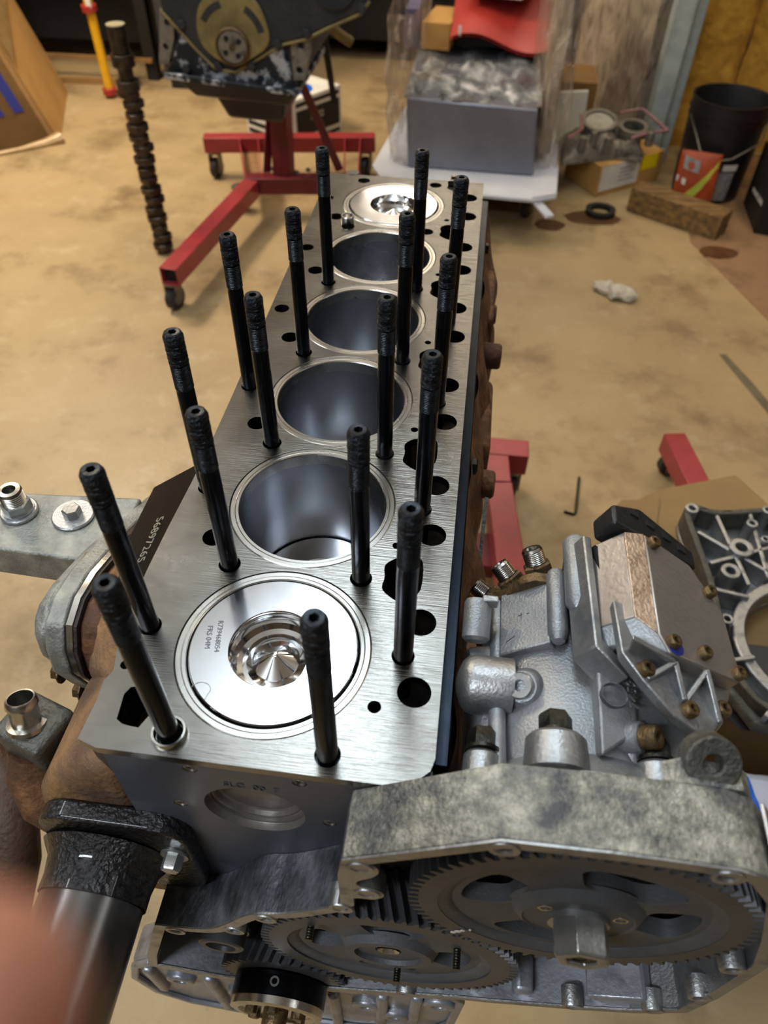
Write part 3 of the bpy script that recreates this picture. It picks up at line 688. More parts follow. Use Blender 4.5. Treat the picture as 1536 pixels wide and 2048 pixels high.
part(vp, 'cast_digits', G().text('74597', .0085, basis((.2030, -.012, .9888), (-.06, 1, .05), (-.9, 0, .44)), .0006), M_ALU)
for x, z, r, y0, y1 in ((.1660, .9800, .0062, .020, .072), (.1770, .9900, .0080, .036, .092)):
    part(vp, 'cast_post', G().lathe([(0, 0), (r*.6, .0005), (r, .006), (r, y1-y0-.003), (r*.8, y1-y0), (0, y1-y0)], (x, y0, z), (0, 1, 0), 28), M_ALUPUMP)
# delivery ring with outlet unions
part(vp, 'delivery_flange', G().plate(chaikin([(ax+.062*cos(rad(a))*(1.0 if a % 60 else 1.12), az+.062*sin(rad(a))*(1.0 if a % 60 else 1.12)) for a in range(0, 360, 15)], 1), [], 'xz', .064, .071), M_BOLTRUST, 'oily dark delivery flange', bev=.001)
part(vp, 'delivery_head', G().cyl((ax, .071, az), (ax, .088, az), .047, .042, 48, .003), M_BOLTBLK)
for a, l in ((118, .024), (92, .026), (140, .018), (165, .018), (60, .020), (30, .018)):
    d = Vector((cos(rad(a))*.92, .52, sin(rad(a))*.92)).normalized(); p0 = Vector((ax+.045*cos(rad(a)), .076, az+.045*sin(rad(a))))
    u = part(vp, 'outlet_union', G().cyl(p0-d*.012, p0+d*l*.55, .0075, n=24), M_BOLTRUST)
    part(u, 'union_nut', G().hexb(p0+d*l*.38, d, .0098, .008), M_BOLTRUST)
    pr = [(.0066, 0)]
    for i in range(8): pr += [(.0062, .0012*i), (.0069, .0012*i+.0006)]
    pr += [(.0060, .0105), (.0040, .0105), (.0030, .006), (0, .006)]
    part(u, 'thread', G().lathe(pr, p0+d*(l*.38+.008), d, 24), M_BRIGHT, 'shiny threaded tip')
# left hand fittings: pipe, domed timing cover, small solenoids, feet
part(vp, 'return_pipe', G().tube([(.1345, -.062, .962), (.1340, -.030, .958), (.1335, .02, .953), (.1340, .066, .951)], .0050, 14), M_ALUPUMP)
part(vp, 'domed_cover', G().lathe([(.0175, .030), (.0175, .008), (.0165, .004), (.0130, .0005), (.0060, -.0022), (0, -.003)], (.1120, .000, .9560), (1, 0, 0), 40), M_ALU, 'round domed cover on the side')
part(vp, 'cover_web', G().hexa([(.118, -.050, .90), (.140, -.050, .90), (.140, .03, .90), (.118, .02, .90), (.124, -.048, .935), (.140, -.048, .945), (.140, .03, .955), (.122, .02, .950)]), M_ALUPUMP, bev=.004)
s1 = part(vp, 'solenoid', G().lathe([(0, 0), (.0065, 0), (.0085, .002), (.0085, .024), (.0075, .026), (0, .026)], (.1190, .026, .962), (0, .92, .38), 28), M_ALUPUMP)
part(s1, 'tab', G().box(.121, .131, .045, .050, .972, .979), M_ALU, bev=.001)
part(vp, 'solenoid', G().lathe([(0, 0), (.0080, 0), (.0090, .002), (.0090, .014), (.0060, .016), (0, .016)], (.1170, .022, .945), (1, .2, .0), 28), M_ALUPUMP)
d = Vector((-.42, -.35, .84)).normalized(); p = Vector((.1480, -.004, .9650))
q = part(vp, 'plug_boss', G().cyl(p-d*.006, p+d*.005, .0125, .0110, 32, .002), M_ALUPUMP)
part(q, 'socket_plug', G().lathe([(.0078, 0), (.0078, .003), (.0070, .004), (.0034, .004), (.0030, -.001), (0, -.001)], p+d*.005, d, 28), M_NUT, 'steel hex socket plug')
for (x, y, z, r) in ((.1610, -.0655, .9880, .0170), (.1260, -.0655, .9600, .0110), (.2160, -.0655, .9720, .0120)):
    l = part(vp, 'mounting_lug', G().cyl((x, y, z-.002), (x, y+.021, z), r, r*.92, 32, .002), M_ALU)
    part(l, 'mounting_nut', G().hexb((x, y+.021, z), (0, 1, 0), .0088, .011, .002, .0100), M_BOLTBLK, 'black flanged mounting nut')
# control box in its sloping frame
O = Vector((.1985, 0, 1.0205)); S = Vector((.896, 0, -.444)); Nn = Vector((.444, 0, .896)); Y = Vector((0, 1, 0))
def E3(s, y, n): return O+S*s+Y*y+Nn*n
def slab(pts, n0, n1):
    g = G(); m = len(pts); vs = [E3(s, y, n0) for s, y in pts]+[E3(s, y, n1) for s, y in pts]
    return g.add(vs, [tuple(range(m)), tuple(range(2*m-1, m-1, -1))]+[(i, (i+1) % m, m+(i+1) % m, m+i) for i in range(m)])
top = [(.016, .082), (.050, .074), (.060, .060), (.070, .046), (.0725, .004), (.070, .000), (.022, .000), (.016, .010)]
box = part(vp, 'control_box', slab(top, -.022, 0), M_ALUBOX, 'brownish grey control box lid', bev=.0012)
lf = [E3(.004, .080, -.0035), E3(.016, .082, 0), E3(.016, .010, 0), E3(.004, .018, -.0035)]
g = G().hexa(lf+[E3(.006, .080, -.016), E3(.018, .082, -.016), E3(.018, .010, -.016), E3(.006, .018, -.016)])
part(box, 'bright_bevel', g, M_ALUBRT, 'scuffed bright bevelled edge', bev=.0006)
g = G().hexa([E3(.004, .080, -.0036), E3(.004, .018, -.0036), E3(-.0050, .020, -.030), E3(-.0050, .080, -.030), E3(.016, .080, -.030), E3(.016, .010, -.030), E3(-.003, .020, -.034), E3(-.003, .080, -.034)])
part(box, 'side_cheek', g, M_ALUBOX, 'grey side of the control box', bev=.0008)
g = G().hexa([E3(.004, .018, -.0036), E3(.016, .010, 0), E3(.022, .000, 0), E3(.008, .006, -.008), E3(-.0050, .020, -.030), E3(.016, .010, -.030), E3(.022, .000, -.022), E3(-.002, .008, -.030)])
part(box, 'corner_face', g, M_ALUPUMP, bev=.0008)
part(vp, 'frame_rim', slab([(-.0115, .083), (-.0055, .084), (-.0035, .010), (.014, -.002), (.012, -.009), (-.0085, .004)], -.042, -.022), M_ALU, 'bright cast frame rim', bev=.001)
part(vp, 'gap_shade', slab([(-.004, .078), (.060, .070), (.068, .005), (.004, .005)], -.030, -.021), M_BLACK)  # black slab puts the shade under the control box into colour
con = part(vp, 'plug_connector', slab([(-.004, .083), (-.004, .098), (.018, .106), (.058, .090), (.058, .076)], -.022, -.002), M_PLASTIC, 'black plastic plug connector', bev=.002)
g = G()
for s_, y_ in ((.012, .098), (.024, .0945), (.036, .0905), (.047, .0865)):
    g.add(slab([(s_-.003, y_-.002), (s_+.003, y_-.003), (s_+.003, y_+.0015), (s_-.003, y_+.0025)], -.0021, -.0008).v, G().box(0, 1, 0, 1, 0, 1).f) if False else None
    q = slab([(s_-.003, y_-.002), (s_+.003, y_-.003), (s_+.003, y_+.0015), (s_-.003, y_+.0025)], -.0021, -.0008); g.add(q.v, q.f)
part(con, 'slot_shade', g, M_VOID)  # raised black patches; slot shade is put into the colour
def torx(parent, p, d, r, m, nm='torx_screw'):
    return part(parent, nm, G().lathe([(0, 0), (r, 0), (r, .0035), (r*.85, .0045), (r*.5, .0045), (r*.42, .002), (0, .002)], p, d, 20), m)
for s_, y_ in ((.024, .007), (.046, .009), (.069, .005), (.021, .076), (.060, .057)):
    torx(vp, E3(s_, y_, 0), Nn, .0040, M_BOLTRUST)
part(vp, 'thread_lock', G().cyl(E3(.0265, .0055, .0001), E3(.0265, .0055, .0006), .0052, n=18), M_BLUEINK, 'smear of blue thread lock')
# ribbed carrier below the box
def C3(x, y, dn=0): z = 1.0135-.495*(x-.197)+dn; return Vector((x, y, z))
pl_ = [(.190, .03), (.192, -.004), (.203, -.016), (.219, -.030), (.238, -.037), (.2505, -.022), (.2600, .0), (.262, .03)]
g = G(); m_ = len(pl_)
g.add([C3(x, y, -.012) for x, y in pl_]+[C3(x, y, -.003) for x, y in pl_], [tuple(range(m_)), tuple(range(2*m_-1, m_-1, -1))]+[(i, (i+1) % m_, m_+(i+1) % m_, m_+i) for i in range(m_)])
car = part(vp, 'carrier_plate', g, M_ALU, 'ribbed aluminium carrier plate', bev=.0012)
for a, b, h0, h1 in (((.196, .0), (.222, -.002), .012, .010), ((.222, -.002), (.2270, -.020), .010, .004), ((.2055, -.015), (.222, -.002), .003, .010), ((.241, .0), (.2480, -.024), .012, .003), ((.2270, -.020), (.241, .0), .003, .011)):
    A_ = C3(*a, -.004); B_ = C3(*b, -.004); d_ = (B_-A_).normalized(); sd = d_.cross(Vector((0, 0, 1))).normalized()*.0016
    part(car, 'rib', G().hexa([A_-sd, A_+sd, B_+sd, B_-sd, A_-sd+Vector((0, 0, h0)), A_+sd+Vector((0, 0, h0)), B_+sd+Vector((0, 0, h1)), B_-sd+Vector((0, 0, h1))]), M_ALU, bev=.0008)
for x, y in ((.2045, -.010), (.2285, -.024), (.2500, -.015)):
    torx(car, C3(x, y, -.003), Nn, .0046, M_BOLTRUST)
part(vp, 'lower_casting', G().hexa([(.186, -.060, .93), (.242, -.058, .93), (.246, .05, .93), (.186, .05, .93), (.200, -.050, .972), (.236, -.044, .966), (.252, .04, .978), (.196, .04, .998)]), M_ALUPUMP, bev=.006)
hp = Vector((.2085, -.034, .9800)); hd = Vector((.72, -.22, .65)).normalized()
q = part(vp, 'lug', G().cyl(hp-hd*.022, hp, .0090, .0085, 24, .001), M_ALUPUMP)
part(q, 'hex_socket_bolt', G().lathe([(0, 0), (.0064, 0), (.0064, .008), (.0056, .009), (.0034, .009), (.0030, .004), (0, .004)], hp, hd, 24), M_BOLTRUST, 'rusty hex socket bolt')
torx(vp, Vector((.2345, -.042, .966)), (0.5, -.2, .84), .0050, M_BOLTRUST)
part(vp, 'cast_digits', G().text('1 3 3 2', .0070, basis((.2180, -.0478, .9735), (.95, .1, -.15), (-.1, .85, .45)), .0005), M_ALU)

# ------------------------------------------------------------------ left side: oil cooler cover and filter head
oc = thing('oil_cooler_cover', (-.15, .12, .82), 'mottled aluminium oil cooler cover with gasket on the left side of the block', 'engine cover')
oy = [(.262, .845), (.180, .892), (.104, .926), (.060, .941), (.036, .944), (.018, .938), (.008, .922), (.004, .900), (.012, .872), (.022, .845), (.03, .78), (.26, .78)]
part(oc, 'cover_flange', G().prism(oy, 'yz', -.1620, -.1480), M_ALUMOT, 'stained cast cover flange', bev=.002)
part(oc, 'gasket', G().prism(oy, 'yz', -.1480, -.1462), M_BLACK)
part(oc, 'cooler_plate', G().prism([(y, z+.0015) for y, z in oy], 'yz', -.1462, -.1420), M_BRIGHT, 'bright edge of the cooler plate')
part(oc, 'block_gasket', G().prism(oy, 'yz', -.1420, -.1395), M_DARKCAST)
part(oc, 'cover_back', G().prism(inset(oy, .010), 'yz', -.178, -.1620), M_ALUMOT, bev=.008, seg=3)
for y, z in ((.090, .925), (.150, .897), (.215, .862), (.012, .895), (.02, .855)):
    part(oc, 'cover_bolt', G().hexb((-.1620, y, z-.008), (-1, 0, 0), .0060, .006, .0012), M_BOLTRUST)
part(blk, 'cooler_cavity', G().prism(inset(oy, .003), 'yz', -.140, -.088), M_RUST, 'brown cast iron cooler cavity', bev=.004)
part(blk, 'cast_bridge', G().hexa([(-.0900, -.024, .945), (-.0945, .032, .958), (-.1380, .032, .936), (-.1360, .004, .905), (-.090, -.030, .86), (-.0945, .032, .86), (-.138, .032, .86), (-.136, .006, .86)]), M_TANCAST, 'brown cast fillet', bev=.005, seg=3)
fh_ = thing('oil_filter_head', (-.235, .135, .865), 'flat aluminium oil filter head arm with threaded fitting reaching out left', 'filter head')
part(fh_, 'arm', G().hexa([(-.345, .108, .866), (-.160, .100, .866), (-.160, .170, .866), (-.345, .170, .866), (-.345, .106, .9005), (-.160, .100, .9005), (-.160, .172, .9005), (-.345, .158, .9005)]), M_ALUMOT, bev=.0025)
p = Vector((-.2520, .1420, .9005))
part(fh_, 'port_boss', G().cyl(p, p+Vector((0, 0, .004)), .0150, n=36, bev=.001), M_ALU)
ft = part(fh_, 'fitting', G().hexb(p+Vector((0, 0, .004)), (0, 0, 1), .0115, .009, .0012, .0125), M_NUT, 'hexagon adapter fitting')
pr = [(.0085, 0)]
for i in range(7): pr += [(.0082, .0018*i), (.0095, .0018*i+.0009)]
pr += [(.0085, .0135), (.0052, .0138), (.0045, .010), (.0045, .0), (0, 0)]
part(ft, 'thread', G().lathe(pr, p+Vector((0, 0, .013)), (0, 0, 1), 28), M_BRIGHT, 'yellow chromate thread')
q = Vector((-.2070, .1440, .9005))
part(fh_, 'port_boss', G().cyl(q, q+Vector((0, 0, .003)), .0170, n=36, bev=.001), M_ALU)
part(fh_, 'hex_plug', G().hexb(q+Vector((0, 0, .003)), (0, 0, 1), .0075, .007), M_NUT)

# ------------------------------------------------------------------ water fittings at lower left
el = thing('heater_elbow', (-.17, -.035, .84), 'rusty iron elbow with short hose nipple beside the block corner', 'pipe elbow')
part(el, 'square_body', G().box(-.1820, -.1420, -.048, -.012, .862, .897, Matrix.Rotation(rad(-18), 3, 'Z')), M_GREYIRON, bev=.005, seg=3)
nd = Vector((-.05, .34, .94)).normalized(); np_ = Vector((-.1640, -.0330, .895))
part(el, 'hose_nipple', G().lathe([(.0130, 0), (.0125, .003), (.0092, .0035), (.0092, .016), (.0103, .018), (.0098, .0215), (.0088, .0230), (.0078, .0228), (.0072, .010), (.0072, 0), (0, 0)], np_, nd, 32), M_BRIGHT, 'bright hose nipple', ang=40)
part(el, 'lower_body', G().tube([(-.165, -.035, .868), (-.166, -.045, .850), (-.158, -.056, .835), (-.145, -.060, .825)], [.019, .021, .020, .018], 20), M_RUST)
wn = thing('water_inlet_neck', (-.10, -.085, .70), 'glossy black cast water inlet flange bolted to the block front', 'pipe flange')
fl = rrect(-.143, -.0455, .775, .8860, .022, 6)
part(wn, 'flange', G().prism(fl, 'xz', -.0845, -.0718), M_BLACKPAINT, 'thick black flange', bev=.0022, seg=3)
part(wn, 'neck', G().lathe([(.043, 0), (.041, .003), (.0365, .009), (.0345, .020), (.0345, .030)], (-.1060, -.0840, .8300), (0, -1, -.06), 48), M_BLACKPAINT, ang=50)
for a in (25, 65):
    part(wn, 'web', G().hexa([(-.072, -.084, .850), (-.069, -.084, .850), (-.085, -.112, .846), (-.087, -.112, .846), (-.072, -.084, .816), (-.069, -.084, .816), (-.085, -.112, .826), (-.087, -.112, .826)]), M_BLACKPAINT, bev=.001) if a == 25 else None
for x, z in ((-.0570, .8480), (-.1330, .8050)):
    part(wn, 'flange_bolt', G().hexb((x, -.0845, z), (0, -1, 0), .0066, .009, .0016, .0092), M_NUT, 'shiny hex flange bolt')
part(wn, 'steel_tube', G().lathe([(.033, 0), (.033, .10), (.030, .10), (.030, 0)], (-.1060, -.100, .8290), (0, -1, -.06), 48, closed=True), mat('dull_tube_steel', '#6c6a68', '#5c5a58', 20, .26, .9), 'shiny steel tube stub')

hz_t = [(-.330, .030, .700), (-.3064, .017, .7144), (-.2638, -.0057, .7161), (-.2464, -.0327, .7026), (-.2408, -.0571, .6793), (-.2500, -.085, .640), (-.27, -.11, .56), (-.29, -.12, .45)]
solo('rubber_hose', G().tube(hz_t, .021, 20), mat('brown_rubber', '#3a271b', '#4a3323', 30, .6, 0, .2, 200), 'dark brown rubber hose hanging down left of the block', 'hose')

# ------------------------------------------------------------------ engine stand under the block
def caster(parent, x, y, top, d=(0, 1, 0), r=.04, hubm=None):
    d = Vector(d).normalized(); c = Vector((x, y, r)); sd = Vector((d.y, -d.x, 0))
    k = part(parent, 'caster', G().bar(c+sd*.022+Vector((0, 0, -.01)), c+sd*.022+Vector((0, 0, top-r)), .004, .034, d).bar(c-sd*.022+Vector((0, 0, -.01)), c-sd*.022+Vector((0, 0, top-r)), .004, .034, d).cyl((x, y, top-.008), (x, y, top), .030, n=20), M_STEELW)
    part(k, 'wheel', G().cyl(c-sd*.016, c+sd*.016, r, n=28, bev=.006), M_RUBBER)
    part(k, 'wheel_hub', G().cyl(c-sd*.018, c+sd*.018, r*.55, n=20, bev=.002), hubm or M_STEELW)
    return k
def sqtube(p0, p1, w=.06, t=.004):
    p0 = Vector(p0); p1 = Vector(p1); d = (p1-p0).normalized(); u = Vector((0, 0, 1)); sd = d.cross(u).normalized(); u = sd.cross(d).normalized(); g = G(); vs = []
    for p, h in ((p0, w/2), (p1, w/2), (p0, w/2-t), (p1, w/2-t)):
        for a, b in ((-1, -1), (1, -1), (1, 1), (-1, 1)): vs.append(p+sd*a*h+u*b*h)
    fs = []
    for i in range(4):
        j = (i+1) % 4; fs += [(i, j, 4+j, 4+i), (8+i, 12+i, 12+j, 8+j), (i, 8+i, 8+j, j), (4+i, 4+j, 12+j, 12+i)]
    return g.add(vs, fs)
st = thing('engine_stand', (.1, 1.0, 0), 'red steel engine stand carrying the bare block', 'engine stand')
part(st, 'cross_tube', sqtube((.281, 1.13, .13), (-.30, 1.13, .13)), M_RED, 'red square cross tube', bev=.003)
part(st, 'leg_tube', sqtube((.265, .60, .13), (.2120, 1.005, .13)), M_RED, bev=.003)
part(st, 'leg_sleeve', sqtube((.2120, 1.010, .13), (.205, 1.105, .13), .056), M_RED, bev=.003)
part(st, 'leg_tube', sqtube((-.265, .60, .13), (-.20, 1.10, .13)), M_RED, bev=.003)
part(st, 'mast', sqtube((.006, 1.13, .16), (.006, .96, .70), .075), M_DKRED, bev=.004)
part(st, 'mount_head', G().cyl((.006, .700, .68), (.006, .99, .68), .045, n=32).box(-.09, .10, .690, .702, .60, .80), M_DKRED, bev=.002)
for x, z in ((-.08, .62), (.09, .62), (-.08, .78), (.09, .78)):
    part(st, 'mount_arm', G().bar((x, .694, z), (x*.9, .674, z), .03, .03), M_DKRED)
caster(st, .25, 1.13, .10); caster(st, -.27, 1.13, .10); caster(st, .262, .63, .10); caster(st, -.262, .63, .10)
part(st, 'lower_plate', G().box(.150, .215, .80, .90, .06, .10), M_DKRED, bev=.004)
# a second leg end standing out on the right
l2 = thing('stand_leg', (.68, 1.15, 0), 'red square steel leg with caster poking out from under cardboard', 'stand leg')
part(l2, 'tube', sqtube((.655, 1.285, .095), (.735, .86, .095), .055), M_RED, bev=.003)
caster(l2, .668, 1.268, .068, (1, .2, 0), .032, M_RED)

# ------------------------------------------------------------------ things on the floor at the right
hx = G().tube([(.392, 1.085, .004), (.414, 1.078, .004), (.420, 1.084, .004), (.436, 1.215, .004)], .0035, 6)
solo('hex_key', hx, M_BOLTBLK, 'small black L shaped hex key lying on the concrete', 'hex key')
def sheet(pts, z0, t, nm, m, lab, cat, bev=.003): return solo(nm, G().prism(pts, 'xy', z0, z0+t), m, lab, cat, bev=bev)
# bench crate the spare housing rests on
M_CARDF = mat('faded_cardboard', '#8f744a', '#7f6640', 5, .85, 0, .05, 60)
cr = thing('cardboard_box', (.78, .72, 0), 'flat brown cardboard box under the ribbed aluminium housing', 'box')
cz_ = .335
part(cr, 'carton', G().prism([(.395, .735), (.430, .790), (.500, .845), (.660, .910), (.670, .895), (.760, .745), (.98, .60), (.98, .37), (.66, .34), (.50, .40)], 'xy', .0, cz_), M_CARDF, bev=.004)
part(cr, 'flap', G().prism([(.392, .752), (.428, .803), (.500, .815), (.480, .72)], 'xy', cz_, cz_+.003), M_CARDF)
# spare gear cover / flywheel housing: ribbed casting leaning on the box
fw = thing('flywheel_housing', (.72, .55, cz_), 'ribbed grey aluminium housing casting with large round hole on the right', 'engine casting')
fz = cz_+.004
def FZ(pts, z0, z1): return G().prism(pts, 'xy', fz+z0, fz+z1)
ctr = (.690, .475); RO = .205; RI = .112
outl = []
pts = [(.515, .735), (.528, .752), (.548, .752), (.57, .742), (.62, .752), (.68, .766), (.74, .80), (.86, .78), (.92, .66), (.92, .42), (.86, .345), (.72, .330), (.60, .332), (.548, .375), (.532, .45), (.535, .56), (.526, .65)]
part(fw, 'back_plate', G().plate(chaikin(pts, 1), [circle(*ctr, RI, 64)], 'xy', fz, fz+.012), M_ALU, 'flat casting floor', bev=.002)
part(fw, 'rim_wall', G().plate(chaikin(pts, 1), [chaikin(inset(pts, .010), 1)], 'xy', fz+.012, fz+.055), M_GREYIRON, 'raised dark rim', bev=.002)
part(fw, 'bore_wall', G().ring((ctr[0], ctr[1], fz+.012), (ctr[0], ctr[1], fz+.045), RI+.020, RI, 72), M_ALU, 'smooth ring around the big hole', bev=.003)
for (x, y, r) in ((.531, .738, .012), (.665, .752, .010), (.600, .655, .020), (.572, .600, .016), (.548, .500, .010), (.630, .715, .010), (.645, .680, .008)):
    b = part(fw, 'bolt_boss', G().ring((x, y, fz+.010), (x, y, fz+.060), r, r*.5, 24), M_ALU, bev=.0015)
for (a, b) in (((.535, .69), (.655, .60)), ((.575, .735), (.600, .58)), ((.635, .75), (.635, .60)), ((.545, .62), (.665, .675)), ((.540, .565), (.595, .555)), ((.680, .755), (.690, .61)), ((.545, .43), (.580, .44)), ((.575, .34), (.605, .385)), ((.66, .305), (.67, .345)), ((.76, .315), (.745, .355)), ((.84, .335), (.79, .385)), ((.74, .78), (.745, .605))):
    part(fw, 'rib', G().bar((*a, fz+.032), (*b, fz+.032), .007, .040), M_ALU, bev=.0015)
part(fw, 'outer_flange', G().tube([(.528, .50, fz+.022), (.535, .41, fz+.022), (.570, .345, fz+.022), (.66, .325, fz+.022), (.80, .328, fz+.022), (.90, .36, fz+.022)], .012, 12), M_GREYIRON)
# dark tray and blue white sack under the housing
solo('dark_tray', G().prism([(.47, .44), (.56, .345), (.98, .345), (.98, .50), (.53, .50)], 'xy', cz_+.0005, cz_+.0035), M_TOOLBOX, 'dark grey plastic sheet under the ribbed casting', 'sheet', bev=.001)
sk = thing('plastic_sack', (.66, .26, 0), 'blue and white printed plastic sack beside the pump', 'sack')
def sackf(u, v):
    x = .475+.34*u; y = .13+.178*v; e = min(u, 1-u, v, 1-v)*5; e = min(1, e)
    return (x, y, .265+.07*e**.6+.010*noise.noise(Vector((x*16, y*16, 1)))+.004*noise.noise(Vector((x*50, y*50, 4))))
part(sk, 'white_side', G().grid(sackf, 40, 40).box(.475, .815, .13, .308, 0, .266), mat('sack_white', '#cfd6e8', '#b5bfd8', 8, .35, 0, .2, 40), 'white printed face')
def sackb(u, v):
    y = .13+.178*v; x = .476+.070*u+.015*sin(v*3)*u; p = sackf(max(0, (x-.475)/.34), v); return (x, y, p[2]+.0015)
part(sk, 'blue_band', G().grid(sackb, 16, 30), M_BLUE, 'bright blue printed band')

# ------------------------------------------------------------------ loose things on the far floor
def ragf(u, v):
    a = 2*pi*v; r = (.035+.018*noise.noise(Vector((u*5, cos(a), sin(a)))))*sin(pi*min(.97, max(.03, u)))**.4
    return (.535+.135*u+.01*sin(u*9), 2.19-.06*u+r*cos(a)*1.1, max(.001, .018+r*.7*sin(a)))
solo('rag', G().grid(ragf, 26, 16), M_RAG, 'crumpled off white rag lying alone on the concrete', 'rag')
g = G().ring((.60, 2.79, .004), (.60, 2.79, .022), .060, .040, 32)
solo('rubber_ring', g, M_BLACK, 'black rubber ring on an oily patch of floor', 'ring')
def blot(cx, cy, rx, ry, sd): return [(cx+rx*cos(a)*(1+.25*noise.noise(Vector((cos(a)*2, sin(a)*2, sd)))), cy+ry*sin(a)*(1+.25*noise.noise(Vector((cos(a)*2, sin(a)*2, sd+5))))) for a in [2*pi*i/28 for i in range(28)]]
M_OIL = mat('oil_stain', '#4a2f1c', '#5e4128', 20, .35)
for i, (cx_, cy_, rx, ry) in enumerate(((.57, 2.745, .11, .06), (.395, 2.66, .055, .05), (1.02, 2.52, .07, .05))):
    o = link('oil_stain', G().prism(blot(cx_, cy_, rx, ry, i*2.7), 'xy', .0005, .0018 if i < 2 else .006), M_OIL); o.parent = bpy.data.objects['floor']
o = link('dark_streak', G().prism([(.905, 1.845), (.925, 1.850), (.98, 1.70), (1.03, 1.545), (1.00, 1.535), (.955, 1.68)], 'xy', .0004, .0014), mat('grey_streak', '#6b5f4a', '#5c513f', 14, .6)); o.parent = bpy.data.objects['floor']
g = G().bar((.735, 2.875, .048), (1.050, 2.655, .048), .095, .092)
tb = thing('timber_block', (.89, 2.77, 0), 'weathered square timber block in front of the black bucket', 'timber')
part(tb, 'beam', g, M_WOOD, bev=.004)
# black bucket
bx, by = 1.055, 3.075
bk = thing('bucket', (bx, by, 0), 'black plastic bucket with wire handle against the yellow foam wall', 'bucket')
part(bk, 'pail', G().lathe([(0, .004), (.130, .004), (.132, 0), (.134, .006), (.147, .270), (.147, .300), (.152, .300), (.152, .306), (.148, .306), (.148, .325), (.154, .325), (.154, .332), (.149, .332), (.150, .366), (.154, .366), (.154, .372), (.147, .372), (.145, .366), (.128, .012), (0, .012)], (bx, by, 0), (0, 0, 1), 56), M_BUCKET, ang=40)
part(bk, 'handle', G().tube([(bx+.155, by-.02, .318), (bx+.130, by-.10, .240), (bx+.02, by-.162, .195), (bx-.03, by-.160, .185), (bx-.10, by-.135, .21), (bx-.15, by-.03, .31)], .0035, 8), M_STEELW, 'wire bail handle')
def lab(a0, a1, z0, z1, off=.0022):
    def fn(u, v):
        a = rad(a0+(a1-a0)*u); z = z0+(z1-z0)*v; r = .134+.013*z/.27+off; return (bx+r*cos(a), by+r*sin(a), z)
    return G().grid(fn, 12, 6)
part(bk, 'label', lab(-92, -66, .02, .135), M_GREYLAB); part(bk, 'label', lab(-88, -64, .140, .165), M_WHITEP)
# orange bag
og = thing('orange_bag', (.96, 2.985, 0), 'orange bag with lime green swoosh leaning on the bucket', 'bag')
b0 = Vector((.885, 2.893, .0)); bu = Vector((.150, -.035, 0)); bv = Vector((.0, .045, .215)); bn = Vector((-.2, -.97, .2)).normalized()
def bagf(u, v): e = (16*u*(1-u)*v*(1-v))**.5; return b0+bu*u+bv*v+bn*(.012+.02*e)
def bagk(u, v): return b0+bu*u+bv*v-bn*(.004)
part(og, 'pouch', G().grid(bagf, 16, 16).grid(bagk, 4, 4), M_ORANGE)
def bagq(poly, nm, m, off=.001):
    g = G(); vs = [bagf(u, v)+bn*off for u, v in poly]; n_ = len(vs); g.add(vs+[p-bn*.002 for p in vs], [tuple(range(n_)), tuple(range(2*n_-1, n_-1, -1))]+[(i, (i+1) % n_, n_+(i+1) % n_, n_+i) for i in range(n_)]); part(og, nm, g, m)
for i in range(7):
    u = .10+.86*(i/7); w = .14*sin(pi*(i+.5)/7)+.07; c = .16+.70*(i/7)**1.7; c2 = .16+.70*((i+1)/7)**1.7
    bagq([(u, c-w/2), (u+.123, c2-w/2), (u+.123, c2+w/2), (u, c+w/2)], 'swoosh_print', M_LIME, .0015)
bagq([(.12, .72), (.52, .66), (.52, .86), (.12, .92)], 'print_patch', M_GREYLAB, .002); bagq([(.02, .50), (.26, .44), (.26, .54), (.02, .60)], 'print_patch', M_WHITEP, .002)
# black box with white lettering and red toolbox edge at the frame edge
bb = thing('black_carton', (1.32, 2.80, 0), 'black carton with small white lettering at the right edge', 'box')
part(bb, 'carton', G().hexa([(1.185, 2.70, 0), (1.60, 2.60, 0), (1.66, 2.95, 0), (1.20, 2.98, 0), (1.185, 2.70, .25), (1.60, 2.60, .25), (1.66, 2.95, .25), (1.20, 2.98, .25)]), M_BLACK, bev=.003)
part(bb, 'lettering', G().text('WAVE SEAL', .026, basis((1.1835, 2.80, .105), (.05, -1, 0), (0, 0, 1)), .0006), M_WHITEP)
rt = thing('red_tool_tray', (1.38, 2.84, .25), 'red metal tray edge standing on the black carton', 'tool tray')
part(rt, 'tray', G().box(1.205, 1.58, 2.72, 2.95, .252, .262).box(1.205, 1.58, 2.715, 2.722, .252, .345).box(1.200, 1.207, 2.715, 2.95, .252, .345).box(1.205, 1.58, 2.945, 2.952, .252, .345), M_RED, bev=.002)
part(rt, 'rim', G().tube([(1.202, 2.95, .347), (1.202, 2.718, .347), (1.58, 2.718, .347)], .005, 8), M_BLACK)
# cardboard carton with label and greasy casting on top
cb = thing('parts_carton', (.72, 3.08, 0), 'open brown carton with white shipping label and yellow sticker', 'box')
a, b, c_, d_ = Vector((.592, 2.945, 0)), Vector((.875, 3.165, 0)), Vector((.735, 3.36, 0)), Vector((.47, 3.15, 0))
h_ = Vector((0, 0, .125))
part(cb, 'carton', G().hexa([a, b, c_, d_, a+h_, b+h_, c_+h_, d_+h_]), M_CARD, bev=.003)
fn_ = (b-a).cross(h_).normalized()
def onf(u0, u1, v0, v1, m, nm, o_=.0012):
    q = [a+(b-a)*u+h_*v+fn_*o_ for u, v in ((u0, v0), (u1, v0), (u1, v1), (u0, v1))]; r = [p+fn_*.0006 for p in q]
    part(cb, nm, G().hexa(q+r), m)
onf(.02, .62, .16, .98, M_WHITEP, 'shipping_label'); onf(.64, .90, .52, .98, M_STICK, 'yellow_sticker')
